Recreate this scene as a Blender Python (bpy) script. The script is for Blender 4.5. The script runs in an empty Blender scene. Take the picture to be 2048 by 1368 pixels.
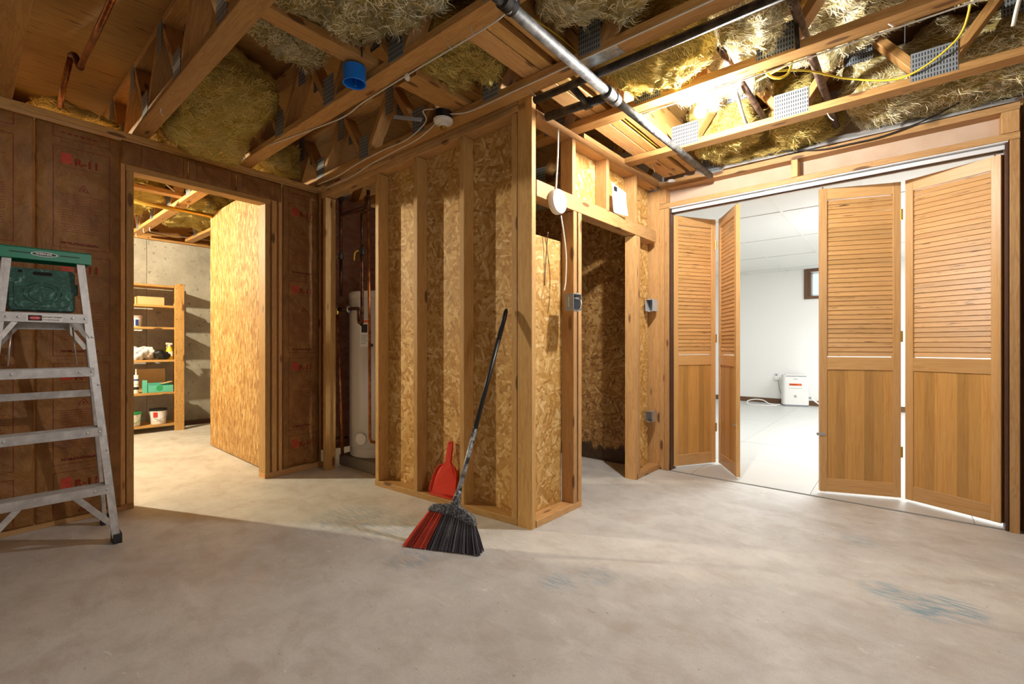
import bpy, bmesh, math, random
from mathutils import Vector, Matrix, noise
rnd = random.Random(7)
R = math.radians
SC = bpy.context.scene
COL = SC.collection

# ------------------------------------------------------------------ camera, world, exposure
cam_d = bpy.data.cameras.new('camera'); cam = bpy.data.objects.new('camera', cam_d); COL.objects.link(cam)
cam.location = (0, 0, 1.0); cam.rotation_euler = (R(90), 0, R(40))
cam_d.sensor_width = 36; cam_d.lens = 925 / 2048 * 36; cam_d.shift_y = 6 / 2048
cam_d.clip_start = 0.05
SC.camera = cam
SC.view_settings.view_transform = 'Standard'; SC.view_settings.look = 'None'
SC.view_settings.gamma = 1; SC.view_settings.exposure = 0.38; SC.view_settings.use_curve_mapping = False
W = bpy.data.worlds.new('world'); SC.world = W; W.use_nodes = True
W.node_tree.nodes['Background'].inputs[0].default_value = (1.0, .95, .90, 1)
W.node_tree.nodes['Background'].inputs[1].default_value = 0.15

def area(name, loc, rot, sx, sy, power, col=(1, 1, 1)):
    l = bpy.data.lights.new(name, 'AREA'); l.shape = 'RECTANGLE'; l.size = sx; l.size_y = sy; l.energy = power; l.color = col
    o = bpy.data.objects.new(name, l); COL.objects.link(o); o.location = loc; o.rotation_euler = rot
    return o
area('ceiling_fixture_light', (-.4, 5.2, 2.2), (0, 0, 0), 1.2, 1.2, 40, (.95, .98, 1))
area('ceiling_fixture_light', (.6, 7.2, 2.2), (0, 0, 0), 1.2, 1.2, 40, (.95, .98, 1))
def point(name, loc, power, col, rad=.1):
    l = bpy.data.lights.new(name, 'POINT'); l.energy = power; l.color = col; l.shadow_soft_size = rad
    o = bpy.data.objects.new(name, l); COL.objects.link(o); o.location = loc
point('white_room_fill', (-.1, 5.5, 1.6), 26, (.93, .97, 1), .4)  # pair of added fill lights, brightening the white walls and ceiling
point('white_room_fill', (.9, 7.4, 1.6), 23, (.93, .97, 1), .4)
point('rear_fill', (1.6, 1.0, 2.05), 44, (1, .98, .96), .25)  # added fill behind the camera, brightens the floor and the doors
BULB_MAIN, BULB_BACK = 2000, 7400

# ------------------------------------------------------------------ materials
def lin(h):
    if isinstance(h, str):
        v = [int(h[i:i + 2], 16) / 255 for i in (0, 2, 4)]
        return tuple(x / 12.92 if x <= .04045 else ((x + .055) / 1.055) ** 2.4 for x in v) + (1,)
    return tuple(h) + (1,) if len(h) == 3 else h
class NT:
    def __init__(s, name):
        m = bpy.data.materials.new(name); m.use_nodes = True
        s.m = m; s.t = m.node_tree; s.n = s.t.nodes; s.b = s.n['Principled BSDF']; s.o = s.n['Material Output']
    def node(s, ty, **kw):
        x = s.n.new(ty)
        for k, v in kw.items():
            if k.startswith('i_'):
                k2 = k[2:]; k2 = int(k2) if k2.isdigit() else k2.replace('_', ' ')
                s.put(x.inputs[k2], v)
            else: setattr(x, k, v)
        return x
    def put(s, sock, v):
        if hasattr(v, 'is_output') or isinstance(v, bpy.types.NodeSocket): s.t.links.new(v, sock)
        else: sock.default_value = v
    def math(s, op, a, b=0.0, c=None):
        x = s.node('ShaderNodeMath', operation=op); s.put(x.inputs[0], a); s.put(x.inputs[1], b)
        if c is not None: s.put(x.inputs[2], c)
        return x.outputs[0]
    def mix(s, f, a, b, mode='MIX'):
        x = s.node('ShaderNodeMix', data_type='RGBA', blend_type=mode)
        s.put(x.inputs[0], f); s.put(x.inputs[6], a); s.put(x.inputs[7], b); return x.outputs[2]
    def coord(s, which='Object', scale=(1, 1, 1), rot=(0, 0, 0), jitter=0):
        tc = s.node('ShaderNodeTexCoord').outputs[which]
        if jitter:
            oi = s.node('ShaderNodeObjectInfo').outputs['Random']
            v = s.node('ShaderNodeCombineXYZ'); r = s.math('MULTIPLY', oi, jitter)
            for i in range(3): s.put(v.inputs[i], r)
            a = s.node('ShaderNodeVectorMath', operation='ADD'); s.put(a.inputs[0], tc); s.put(a.inputs[1], v.outputs[0]); tc = a.outputs[0]
        mp = s.node('ShaderNodeMapping'); s.put(mp.inputs[0], tc); mp.inputs['Scale'].default_value = scale; mp.inputs['Rotation'].default_value = rot
        return mp.outputs[0]
    def noise(s, vec, scale, detail=4, rough=.55, dist=0):
        return s.node('ShaderNodeTexNoise', i_Vector=vec, i_Scale=scale, i_Detail=detail, i_Roughness=rough, i_Distortion=dist).outputs[0]
    def ramp(s, f, *stops):
        x = s.node('ShaderNodeValToRGB'); s.put(x.inputs[0], f); e = x.color_ramp.elements
        while len(e) < len(stops): e.new(.5)
        for el, (p, c) in zip(e, stops): el.position = p; el.color = lin(c) if not isinstance(c, (int, float)) else (c, c, c, 1)
        return x.outputs[0]
    def bump(s, h, strength=.3, dist=.01):
        x = s.node('ShaderNodeBump', i_Height=h, i_Strength=strength, i_Distance=dist); s.put(s.b.inputs['Normal'], x.outputs[0])
    def fin(s, col=None, rough=.6, metal=0, **kw):
        if col is not None: s.put(s.b.inputs['Base Color'], lin(col) if isinstance(col, (str, tuple)) else col)
        s.put(s.b.inputs['Roughness'], rough); s.put(s.b.inputs['Metallic'], metal)
        for k, v in kw.items(): s.put(s.b.inputs[k.replace('_', ' ')], v)
        return s.m
M = {}
def plain(name, col, rough=.5, metal=0, **kw):
    M[name] = NT(name).fin(col, rough, metal, **kw); return M[name]
def pine(name, light, dark, knot='5a3313', sat=1.0, streak=0.0, rough=.6):
    t = NT(name)
    v = t.coord('Object', (1.3, 16, 16), jitter=37)
    g = t.noise(v, 3.2, 5, .6, .6)
    fine = t.noise(t.coord('Object', (3, 130, 130), jitter=11), 2.0, 3, .6)
    c = t.ramp(g, (.28, dark), (.42, light), (.5, dark), (.58, light), (.78, dark)); c = t.mix(.35, c, lin(light))
    c = t.mix(t.math('MULTIPLY', fine, .35), c, lin(dark), 'MIX')
    # knots
    vo = t.node('ShaderNodeTexVoronoi', i_Vector=t.coord('Object', (1.0, 3.4, 3.4), jitter=23), i_Scale=3.4)
    k = t.ramp(vo.outputs['Distance'], (.0, 1.0), (.12, 1.0), (.18, 0.0))
    c = t.mix(t.math('MULTIPLY', k, .85), c, lin(knot))
    d = t.noise(t.coord('Object', (1, 4, 4), jitter=51), 1.7, 4, .65)
    c = t.mix(t.ramp(d, (.55, 0.0), (.75, .55)), c, lin(dark))
    oi = t.node('ShaderNodeObjectInfo').outputs['Random']
    hsv = t.node('ShaderNodeHueSaturation', i_Color=c, i_Saturation=sat)
    t.put(hsv.inputs['Value'], t.math('MULTIPLY_ADD', oi, .3, .82)); c = hsv.outputs[0]
    t.bump(fine, .25, .003)
    M[name] = t.fin(c, rough); return M[name]
pine('stud_pine', 'd0a56c', 'ad7a43', sat=1.0)
pine('truss_pine', 'c6985a', '9b6a33', sat=1.0)
pine('yellow_pine', 'cfa563', 'ab7a3c')
def doorwood(name, light, mid, dark, stain=.35):
    t = NT(name)
    g = t.noise(t.coord('Object', (.9, 22, 22), jitter=31), 3, 4, .6, 1.0)
    c = t.ramp(g, (.3, mid), (.5, light), (.7, mid))
    oi = t.node('ShaderNodeObjectInfo').outputs['Random']
    hsv = t.node('ShaderNodeHueSaturation', i_Color=c); t.put(hsv.inputs['Value'], t.math('MULTIPLY_ADD', oi, .2, .9)); c = hsv.outputs[0]
    s = t.noise(t.coord('Object', (3.5, 14, 60), jitter=77), 2.2, 4, .55)
    c = t.mix(t.ramp(s, (.645, 0.0), (.68, stain)), c, lin(dark))
    t.bump(g, .15, .002)
    M[name] = t.fin(c, .42); return M[name]
doorwood('door_pine', 'd3a66c', 'c39152', '5b3312', .0)
doorwood('slat_pine', 'd3a66d', 'c49353', '4a2810', .9)
def board_strips():
    t = NT('door_board_pine')
    co = t.coord('Object', (1, 1, 1))
    sep = t.node('ShaderNodeSeparateXYZ', i_0=co).outputs[0]
    wn = t.node('ShaderNodeTexWhiteNoise', noise_dimensions='1D', i_W=t.math('FLOOR', t.math('MULTIPLY', sep, 19.0)))
    g = t.noise(t.coord('Object', (24, 24, .9)), 3, 4, .6, .6)
    c = t.ramp(g, (.3, 'ba8442'), (.5, 'ca9a56'), (.7, 'ba8442'))
    hsv = t.node('ShaderNodeHueSaturation', i_Color=c); t.put(hsv.inputs['Value'], t.math('MULTIPLY_ADD', wn.outputs[0], .36, .82)); c = hsv.outputs[0]
    M['door_board_pine'] = t.fin(c, .4)
board_strips()
def osb(name, stops, aspect=((14, 46), (14, 46), (13, 40)), angs=(8, 68, 128), dark_foot=False, rough=.6):
    t = NT(name); vals = []
    for (sx, sz), a in zip(aspect, angs):
        co = t.coord('Object', (1, 1, 1), (0, R(a), 0), jitter=9)
        nz = t.node('ShaderNodeTexNoise', i_Vector=co, i_Scale=5.0, i_Detail=2)
        ad = t.node('ShaderNodeVectorMath', operation='MULTIPLY_ADD'); t.put(ad.inputs[0], nz.outputs['Color']); ad.inputs[1].default_value = (.05, .05, .05); t.put(ad.inputs[2], co)
        mp = t.node('ShaderNodeMapping'); t.put(mp.inputs[0], ad.outputs[0]); mp.inputs['Scale'].default_value = (sx, 1, sz)
        vo = t.node('ShaderNodeTexVoronoi', i_Vector=mp.outputs[0], i_Scale=1.0)
        sep = t.node('ShaderNodeSeparateXYZ', i_0=vo.outputs['Color'])
        vals.append((sep.outputs[0], sep.outputs[1]))
    # the layer with the highest random value lies on top
    v, h = vals[0]
    for v2, h2 in vals[1:]:
        g = t.math('GREATER_THAN', h2, h)
        inv = t.math('SUBTRACT', 1.0, g)
        v = t.math('ADD', t.math('MULTIPLY', v, inv), t.math('MULTIPLY', v2, g)); h = t.math('MAXIMUM', h, h2)
    fib = t.noise(t.coord('Object', (90, 60, 200), (0, R(20), 0)), 1.5, 3, .6)
    c = t.ramp(t.math('MULTIPLY_ADD', fib, .35, t.math('MULTIPLY', v, .8)), *stops)
    big = t.noise(t.coord('Object', (1, 1, 1)), 2.0, 3)
    c = t.mix(t.ramp(big, (.4, 0.0), (.75, .3)), c, lin(stops[0][1]))
    if dark_foot:  # darker band with a ragged top along the bottom edge
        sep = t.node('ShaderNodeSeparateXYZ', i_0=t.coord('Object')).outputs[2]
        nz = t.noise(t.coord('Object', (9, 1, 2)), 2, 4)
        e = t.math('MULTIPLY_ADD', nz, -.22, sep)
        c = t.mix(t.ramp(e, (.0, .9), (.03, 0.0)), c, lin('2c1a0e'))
    t.bump(t.math('ADD', v, fib), .5, .002)
    M[name] = t.fin(c, rough)
osb('osb', ((.1, '9a6c30'), (.3, 'b88942'), (.55, 'c99c56'), (.8, 'd8b06b'), (.95, 'e6c88e')), ((17, 58), (16, 54), (15, 48)))
osb('osb_closet', ((.12, '6d471e'), (.3, '8f6430'), (.55, 'a67a40'), (.8, 'b88d50'), (.95, 'cba56c')), ((17, 56), (16, 52), (15, 48)), dark_foot=True)
osb('osb_long', ((.1, '6e461a'), (.3, '96682c'), (.5, 'ac8040'), (.75, 'c09a56'), (.95, 'dabb82')), ((105, 13), (95, 16), (88, 15)), (0, 7, -9))
def plywood():
    t = NT('plywood')
    g = t.noise(t.coord('Object', (14, .9, 3)), 3, 5, .6, .3)
    c = t.ramp(g, (.3, '95682f'), (.5, 'b78a4a'), (.7, '9c6f36'))
    s = t.noise(t.coord('Object', (34, 3.2, 3)), 1.6, 3, .5, .4)
    c = t.mix(t.ramp(s, (.66, 0.0), (.70, .9)), c, lin('3a1f0b'))
    M['plywood'] = t.fin(c, .65)
plywood()
def kraft():
    t = NT('kraft_paper')
    a = t.noise(t.coord('Object', (1, 1, .6), jitter=5), 9, 6, .65, .8)
    f = t.noise(t.coord('Object', (60, 60, 220)), 2, 2)
    c = t.ramp(a, (.3, '744b1e'), (.5, '8c5e28'), (.72, '9f6f33'))
    c = t.mix(t.math('MULTIPLY', f, .25), c, lin('704820'))
    t.bump(t.noise(t.coord('Object', (1, 1, .8), (.0, .5, .0), jitter=5), 7, 6, .6, .5), .7, .035)
    M['kraft_paper'] = t.fin(c, .6)
kraft()
def wool(name, stops, sc=1.0):
    t = NT(name)
    a = t.noise(t.coord('Object', (1, 1, 2.2), jitter=13), 5 * sc, 6, .65, 1.2)
    f = t.noise(t.coord('Object', (9, 5, 20), (.4, .3, .8), jitter=3), 6, 6, .75, 2.4)
    c = t.ramp(t.math('ADD', t.math('MULTIPLY', a, .75), t.math('MULTIPLY', f, .3)), *stops)
    t.bump(t.math('MULTIPLY_ADD', f, 1.6, a), .9, .022)
    M[name] = t.fin(c, 1.0, Specular_IOR_Level=.05)
wool('glass_wool', ((.3, 'b4923a'), (.45, 'd9b958'), (.6, 'e8d07e'), (.76, 'f4e6b4')))
wool('glass_wool_pale', ((.3, 'b4933e'), (.44, 'dabd66'), (.56, 'ecdaa0'), (.68, 'f8f2e0')))
wool('glass_wool_pink', ((.3, 'b87f68'), (.5, 'd39a84'), (.7, 'e8c0aa')))
def concrete_floor():
    t = NT('floor_concrete')
    co = t.coord('Object')
    a = t.noise(co, 1.1, 6, .6, .3); b = t.noise(co, 7, 6, .65, .2); f = t.noise(co, 90, 3, .6)
    c = t.ramp(a, (.3, 'c0c1bd'), (.5, 'd1d1cd'), (.7, 'dddeda'))
    c = t.mix(t.ramp(b, (.45, 0.0), (.75, .45)), c, lin('a8a296'))
    c = t.mix(t.ramp(b, (.25, .5), (.45, 0.0)), c, lin('d8d2ca'))
    c = t.mix(t.math('MULTIPLY', f, .25), c, lin('958a80'))
    st = t.noise(t.coord('Object', (1, 1, 1), (0, 0, .9)), 16, 4, .7, 1.0)
    c = t.mix(t.ramp(st, (.70, 0.0), (.76, .45)), c, lin('efeae2'))
    sp = t.noise(co, 34, 2, .5); c = t.mix(t.ramp(sp, (.74, 0.0), (.78, .55)), c, lin('6d5a48'))
    br = t.noise(t.coord('Object', (1, 1.8, 1), (0, 0, .5)), 3.3, 7, .68, .4)
    c = t.mix(t.ramp(br, (.5, 0.0), (.66, .4)), c, lin('a5978a'))
    c = t.mix(t.ramp(br, (.30, .55), (.44, 0.0)), c, lin('e2e0da'))
    gr = t.noise(co, 210, 2, .6); c = t.mix(t.ramp(gr, (.56, 0.0), (.72, .35)), c, lin('8d8478'))
    fk = t.noise(t.coord('Object', (1, 2.6, 1), (0, 0, -.6)), 8.5, 6, .62, 1.6)
    c = t.mix(t.ramp(fk, (.675, 0.0), (.69, .55)), c, lin('efe9dc'))
    ed = t.noise(t.coord('Object', (1.2, 3.5, 1), (0, 0, .3)), 11, 5, .7, .6)
    c = t.mix(t.ramp(ed, (.67, 0.0), (.73, .6)), c, lin('7a5c44'))
    # old blue paint scuffs
    strk = t.noise(t.coord('Object', (5, 30, 1), (0, 0, R(8))), 2.4, 6, .62)
    m = t.ramp(strk, (.43, 0.0), (.58, 1.0))
    tot = None
    for (x, y, rad, am) in ((.06, 2.36, .13, .8), (.15, 2.42, .13, .8), (-.05, 2.42, .10, .7), (-.16, 2.95, .10, .5), (-2.41, 1.43, .30, .45), (-2.15, 1.5, .25, .4), (-1.75, 1.35, .14, .4), (-1.10, 1.62, .10, .5), (-1.0, 1.77, .10, .4)):
        d = t.node('ShaderNodeVectorMath', operation='DISTANCE'); t.put(d.inputs[0], co); d.inputs[1].default_value = (x, y, 0)
        w = t.math('MULTIPLY', t.math('SUBTRACT', 1.0, t.math('MINIMUM', t.math('DIVIDE', d.outputs['Value'], rad), 1.0)), am * 2)
        w = t.math('MINIMUM', w, am); tot = w if tot is None else t.math('MAXIMUM', tot, w)
    c = t.mix(t.math('MULTIPLY', tot, m), c, lin('6c97ad'))
    t.bump(t.math('ADD', b, f), .12, .004)
    M['floor_concrete'] = t.fin(c, t.math('MULTIPLY_ADD', b, .3, .38))
for nm_, c_f in (('glass_wool', 'e2c878'), ('glass_wool_pale', 'efe3bc')): plain(nm_ + '_fibre', c_f, .9, 0, Specular_IOR_Level=.1)
concrete_floor()
def concrete_wall():
    t = NT('wall_concrete'); co = t.coord('Object')
    a = t.noise(co, 2.2, 6, .65); p = t.noise(co, 22, 3, .6)
    c = t.ramp(a, (.3, '8f8a7e'), (.5, 'a8a396'), (.7, 'bdb8ac'))
    c = t.mix(t.ramp(p, (.63, 0.0), (.7, .7)), c, lin('6a6459'))
    t.bump(p, .4, .01); M['wall_concrete'] = t.fin(c, .85)
concrete_wall()
def iron(name, c1, c2, metal=.7, rough=.45):
    t = NT(name); a = t.noise(t.coord('Object', jitter=4), 22, 5, .65)
    M[name] = t.fin(t.ramp(a, (.4, c1), (.62, c2)), t.math('MULTIPLY_ADD', a, .3, rough - .1), metal)
iron('steel_pipe', '3d3c3b', '74726f', .35, .55); iron('black_iron', '1c1a18', '4a433d', .4, .5); iron('rusty_pipe', '4b372c', '83695a', .4, .55)
iron('copper', '7a4526', 'b0703f', .85, .35); iron('dark_copper', '3a2417', '6e452c', .7, .4)
iron('galvanised', '8f969a', 'c1c7ca', .75, .4); iron('scuffed_handle', '26272a', 'b9bcc0', .2, .45)
iron('aluminium', 'b6b3b0', 'd0cdca', .75, .38)
def marble_green():
    t = NT('dusty_green_plastic'); a = t.noise(t.coord('Object'), 17, 7, .75, 2.0)
    M['dusty_green_plastic'] = t.fin(t.ramp(a, (.42, '0c4035'), (.55, '1a5a48'), (.60, '5c8477'), (.70, 'b4c0b8')), .5)
marble_green()
def scuffed():
    t = NT('scuffed_black_plastic'); a = t.noise(t.coord('Object'), 95, 6, .8, .0)
    M['scuffed_black_plastic'] = t.fin(t.ramp(a, (.45, '2a2b2d'), (.56, '77787b'), (.68, 'c9cbce')), .45)
scuffed()
def plates():
    t = NT('nail_plate_steel')
    v = t.coord('Object', (1, 1, 1)); sp = t.node('ShaderNodeSeparateXYZ', i_0=v)
    fx = t.math('FRACT', t.math('MULTIPLY', sp.outputs[0], 90.0)); fz = t.math('FRACT', t.math('MULTIPLY', sp.outputs[2], 44.0))
    h = t.math('MULTIPLY', t.math('LESS_THAN', fx, .45), t.math('LESS_THAN', fz, .66))
    c = t.mix(h, lin('8f959a'), lin('2b2a28')); M['nail_plate_steel'] = t.fin(c, .5, t.math('MULTIPLY_ADD', h, -.35, .35))
plates()
def dr():
    t = NT('drywall_back'); a = t.noise(t.coord('Object'), 6, 5, .6)
    M['drywall_back'] = t.fin(t.ramp(a, (.3, 'bfa388'), (.7, 'cdb49c')), .9)
dr()
plain('white_paint', 'f3f2ee', .7); plain('white_plastic', 'eceae6', .35); plain('ivory', 'e2dccd', .4); plain('porcelain', 'e9e4da', .25)
plain('black_plastic', '151515', .45); plain('grey_plastic', '8f9498', .45); plain('green_plastic', '0d7d5c', .35); plain('blue_plastic', '1277dc', .35)
for nm_, c_b in (('red_bristle', 'e8563e'), ('dark_bristle', '58565c')):
    t_ = NT(nm_); h_ = t_.node('ShaderNodeHueSaturation', i_Color=lin(c_b)); t_.put(h_.inputs['Value'], t_.math('MULTIPLY_ADD', t_.node('ShaderNodeObjectInfo').outputs['Random'], 1.1, .35)); M[nm_] = t_.fin(h_.outputs[0], .55)
plain('red_plastic', 'd2331d', .35); 
plain('heater_enamel', 'cfccc6', .3); plain('yellow_cable', 'dfc23a', .4); plain('white_cable', 'dcd6c8', .45); plain('black_cable', '26221f', .5)
plain('grey_conduit', 'b7bcc0', .4); plain('dark_jamb', '4a2e1f', .5); plain('brown_trim', '6a4a30', .5); plain('ceiling_tile', 'e9e8e3', .85)
plain('vinyl_tile', 'c6c5c0', .4); plain('joint_grey', '77756f', .6); plain('print_red', 'b2381f', .6); plain('print_brown', '7a2410', .6)
plain('paper_white', 'eceef2', .7); plain('print_black', '1a1a1a', .6); plain('orange_label', 'e2622c', .5); plain('cardboard', 'd3b07c', .75)
plain('teal_card', '63c4ae', .5); plain('pad_concrete', '7d776d', .9); plain('brass', 'c7a24b', .35, .8); plain('zinc', 'c9cacb', .3, .8)
plain('yellow_handle', 'd9b430', .45); plain('glass_blue', '8fb6cc', .2); plain('bag_white', 'd9dde2', .45); plain('print_blue', '28408c', .5)
plain('green_lid', '1d9a55', .4); plain('clear_green', '3aa76a', .35); plain('dark_green', '0b3e32', .45); plain('track_white', 'e9eaeb', .35, .2)
plain('brown_sheen', '9a8677', .35, .3); plain('paint_label_red', 'c7262b', .45); plain('yellow_bottle', 'f0d83a', .35); plain('dark_void', '17110c', .9)
plain('sky_pane', 'a9c9dc', .2, Emission_Color=lin('bcd8ea'), Emission_Strength=.9)
def film():
    t = NT('poly_film'); t.put(t.b.inputs['Alpha'], .62); M['poly_film'] = t.fin('cfcdca', .3); t.put(t.b.inputs['Transmission Weight'], .0)
film()
plain('bulb_glow', 'ffffff', .5, Emission_Color=(1, .975, .94, 1), Emission_Strength=float(BULB_MAIN))
plain('bulb_glow_warm', 'ffffff', .5, Emission_Color=(1, .86, .60, 1), Emission_Strength=float(BULB_BACK))

# ------------------------------------------------------------------ object helpers
WM = {}
def link(name, me, world, parent=None, mat=None):
    o = bpy.data.objects.new(name, me); COL.objects.link(o)
    if parent is not None:
        o.parent = parent; o.matrix_basis = WM[parent.name].inverted() @ world
    else: o.matrix_basis = world
    WM[o.name] = world.copy()
    if me is not None and mat is not None:
        if not me.materials: me.materials.append(M[mat])
        elif me.materials[0] is not M[mat]:
            o.material_slots[0].link = 'OBJECT'; o.material_slots[0].material = M[mat]
    return o
def tag(o, label=None, cat=None, group=None, kind=None):
    if label: o['label'] = label
    if cat: o['category'] = cat
    if group: o['group'] = group
    if kind: o['kind'] = kind
    return o
def root(name, loc, label=None, cat=None, group=None, kind=None, ang=0):
    return tag(link(name, None, Matrix.Translation(loc) @ Matrix.Rotation(ang, 4, 'Z')), label, cat, group, kind)
def mesh(verts, faces, smooth=False):
    me = bpy.data.meshes.new('m'); me.from_pydata([tuple(v) for v in verts], [], faces); me.update()
    if smooth:
        for p in me.polygons: p.use_smooth = True
    return me
BC = {}
def bar_mesh(L, w, h, ch=None, mat=None):
    """bar along local X, width along Y, height along Z, with eased edges"""
    if ch is None: ch = min(.002, w * .15, h * .15)
    k = (round(L, 3), round(w, 4), round(h, 4), round(ch, 4), mat)
    if k in BC: return BC[k]
    a, b = w / 2, h / 2
    pr = [(-a + ch, -b), (a - ch, -b), (a, -b + ch), (a, b - ch), (a - ch, b), (-a + ch, b), (-a, b - ch), (-a, -b + ch)]
    vs = [(-L / 2, y, z) for y, z in pr] + [(L / 2, y, z) for y, z in pr]
    fs = [tuple(reversed(range(8))), tuple(range(8, 16))] + [(i, (i + 1) % 8, (i + 1) % 8 + 8, i + 8) for i in range(8)]
    fs = [tuple(f) for f in fs]
    BC[k] = mesh(vs, fs); return BC[k]
def beam(name, p0, p1, w, h, mat, parent=None, up=(0, 0, 1), ch=None):
    p0, p1 = Vector(p0), Vector(p1); d = p1 - p0; x = d.normalized(); u = Vector(up)
    if abs(x.dot(u)) > .99: u = Vector((0, 1, 0)) if abs(u.z) > .9 else Vector((0, 0, 1))
    y = u.cross(x).normalized(); z = x.cross(y)
    m = Matrix((x, y, z)).transposed().to_4x4(); m.translation = (p0 + p1) / 2
    return link(name, bar_mesh(d.length, w, h, ch, mat), m, parent, mat)
class Frame:
    """wall frame: a runs along the wall, b goes into the wall away from the main room"""
    def __init__(s, P, Q, flip=1):
        d = Vector((Q[0] - P[0], Q[1] - P[1], 0)).normalized()
        s.o = Vector((P[0], P[1], 0)); s.x = d; s.y = Vector((-d.y, d.x, 0)) * flip; s.ang = math.atan2(d.y, d.x)
    def p(s, a, b, z): return s.o + s.x * a + s.y * b + Vector((0, 0, z))
    def mat(s, a=0, b=0, z=0):
        m = Matrix((s.x, Vector((-s.x.y, s.x.x, 0)), Vector((0, 0, 1)))).transposed().to_4x4(); m.translation = s.p(a, b, z); return m
    def box(s, name, a0, a1, b0, b1, z0, z1, mat, parent=None, ch=None):
        L = (a1 - a0, b1 - b0, z1 - z0); am, bm, zm = (a0 + a1) / 2, (b0 + b1) / 2, (z0 + z1) / 2
        i = L.index(max(L))
        if i == 0: return beam(name, s.p(a0, bm, zm), s.p(a1, bm, zm), L[1], L[2], mat, parent, ch=ch)
        if i == 1: return beam(name, s.p(am, b0, zm), s.p(am, b1, zm), L[0], L[2], mat, parent, ch=ch)
        return beam(name, s.p(am, bm, z0), s.p(am, bm, z1), L[0], L[1], mat, parent, up=s.y, ch=ch)
    def sheet(s, name, a0, a1, b0, b1, z0, z1, mat, parent=None):
        """box whose local axes stay x = along the wall, z = up; origin at its lower corner"""
        yl = -1 if (s.mat().col[1].xyz - s.y).length > .1 else 1
        vs = [(a, yl * b, z) for a in (0, a1 - a0) for b in (0, b1 - b0) for z in (0, z1 - z0)]
        fs = [(0, 1, 3, 2), (4, 6, 7, 5), (0, 4, 5, 1), (2, 3, 7, 6), (0, 2, 6, 4), (1, 5, 7, 3)]
        me = mesh(vs, fs); fixn(me)
        return link(name, me, s.mat(a0, b0, z0), parent, mat)
def fixn(me):
    bm = bmesh.new(); bm.from_mesh(me); bmesh.ops.recalc_face_normals(bm, faces=bm.faces); bm.to_mesh(me); bm.free()
WORLDF = Frame((0, 0), (1, 0))
def box(name, x0, x1, y0, y1, z0, z1, mat, parent=None, ch=None):
    return WORLDF.box(name, x0, x1, y0, y1, z0, z1, mat, parent, ch)
def sheet(name, x0, x1, y0, y1, z0, z1, mat, parent=None): return WORLDF.sheet(name, x0, x1, y0, y1, z0, z1, mat, parent)
def smooth_path(pts, n=6):
    P = [Vector(p) for p in pts]
    if len(P) < 3: return P
    out = []
    for i in range(len(P) - 1):
        a, b, c, d = P[max(i - 1, 0)], P[i], P[i + 1], P[min(i + 2, len(P) - 1)]
        for k in range(n):
            t = k / n
            out.append(.5 * ((2 * b) + (c - a) * t + (2 * a - 5 * b + 4 * c - d) * t * t + (3 * b - a - 3 * c + d) * t ** 3))
    out.append(P[-1]); return out
def tube_data(pts, r, seg=8):
    vs, fs = [], []; P = [Vector(p) for p in pts]; n = len(P); prev = None
    for i, p in enumerate(P):
        t = (P[min(i + 1, n - 1)] - P[max(i - 1, 0)]).normalized()
        if prev is None:
            u = Vector((0, 0, 1)) if abs(t.z) < .9 else Vector((1, 0, 0)); u = (u - t * u.dot(t)).normalized()
        else: u = (prev - t * prev.dot(t)).normalized()
        prev = u; v = t.cross(u); rr = r[i] if isinstance(r, (list, tuple)) else r
        for k in range(seg):
            a = 2 * math.pi * k / seg; vs.append(p + (u * math.cos(a) + v * math.sin(a)) * rr)
    for i in range(n - 1):
        for k in range(seg):
            fs.append((i * seg + k, i * seg + (k + 1) % seg, (i + 1) * seg + (k + 1) % seg, (i + 1) * seg + k))
    fs.append(tuple(reversed(range(seg)))); fs.append(tuple(range((n - 1) * seg, n * seg)))
    return vs, fs
def tube(name, pts, r, mat, parent=None, seg=8, smooth=0, label=None, cat=None, group=None):
    P = smooth_path(pts, smooth) if smooth else [Vector(p) for p in pts]
    o = P[0].copy(); vs, fs = tube_data([p - o for p in P], r, seg)
    return tag(link(name, mesh(vs, fs, True), Matrix.Translation(o), parent, mat), label, cat, group)
def orient(c, ax=(0, 0, 1)):
    z = Vector(ax).normalized(); x = Vector((1, 0, 0)) if abs(z.x) < .9 else Vector((0, 1, 0)); y = z.cross(x).normalized(); x = y.cross(z)
    m = Matrix((x, y, z)).transposed().to_4x4(); m.translation = c; return m
def lathe(name, prof, c, mat, parent=None, ax=(0, 0, 1), seg=28, smooth=True):
    vs, fs = [], []
    for r, z in prof:
        for k in range(seg):
            a = 2 * math.pi * k / seg; vs.append((r * math.cos(a), r * math.sin(a), z))
    for i in range(len(prof) - 1):
        for k in range(seg): fs.append((i * seg + k, i * seg + (k + 1) % seg, (i + 1) * seg + (k + 1) % seg, (i + 1) * seg + k))
    fs.append(tuple(reversed(range(seg)))); fs.append(tuple(range((len(prof) - 1) * seg, len(prof) * seg)))
    me = mesh(vs, fs)
    fixn(me)
    if smooth:
        for p in me.polygons: p.use_smooth = len(p.vertices) == 4
        try: me.set_sharp_from_angle(angle=R(40))
        except Exception: pass
    return link(name, me, orient(c, ax), parent, mat)
def multi(name, boxes, m, mat, parent=None):
    """many small boxes (x0,x1,y0,y1,z0,z1) joined in one mesh"""
    vs, fs = [], []
    for x0, x1, y0, y1, z0, z1 in boxes:
        k = len(vs); vs += [(x, y, z) for x in (x0, x1) for y in (y0, y1) for z in (z0, z1)]
        fs += [tuple(k + i for i in f) for f in ((0, 1, 3, 2), (4, 6, 7, 5), (0, 4, 5, 1), (2, 3, 7, 6), (0, 2, 6, 4), (1, 5, 7, 3))]
    me = mesh(vs, fs); fixn(me); return link(name, me, m, parent, mat)
TXT = {}
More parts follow.
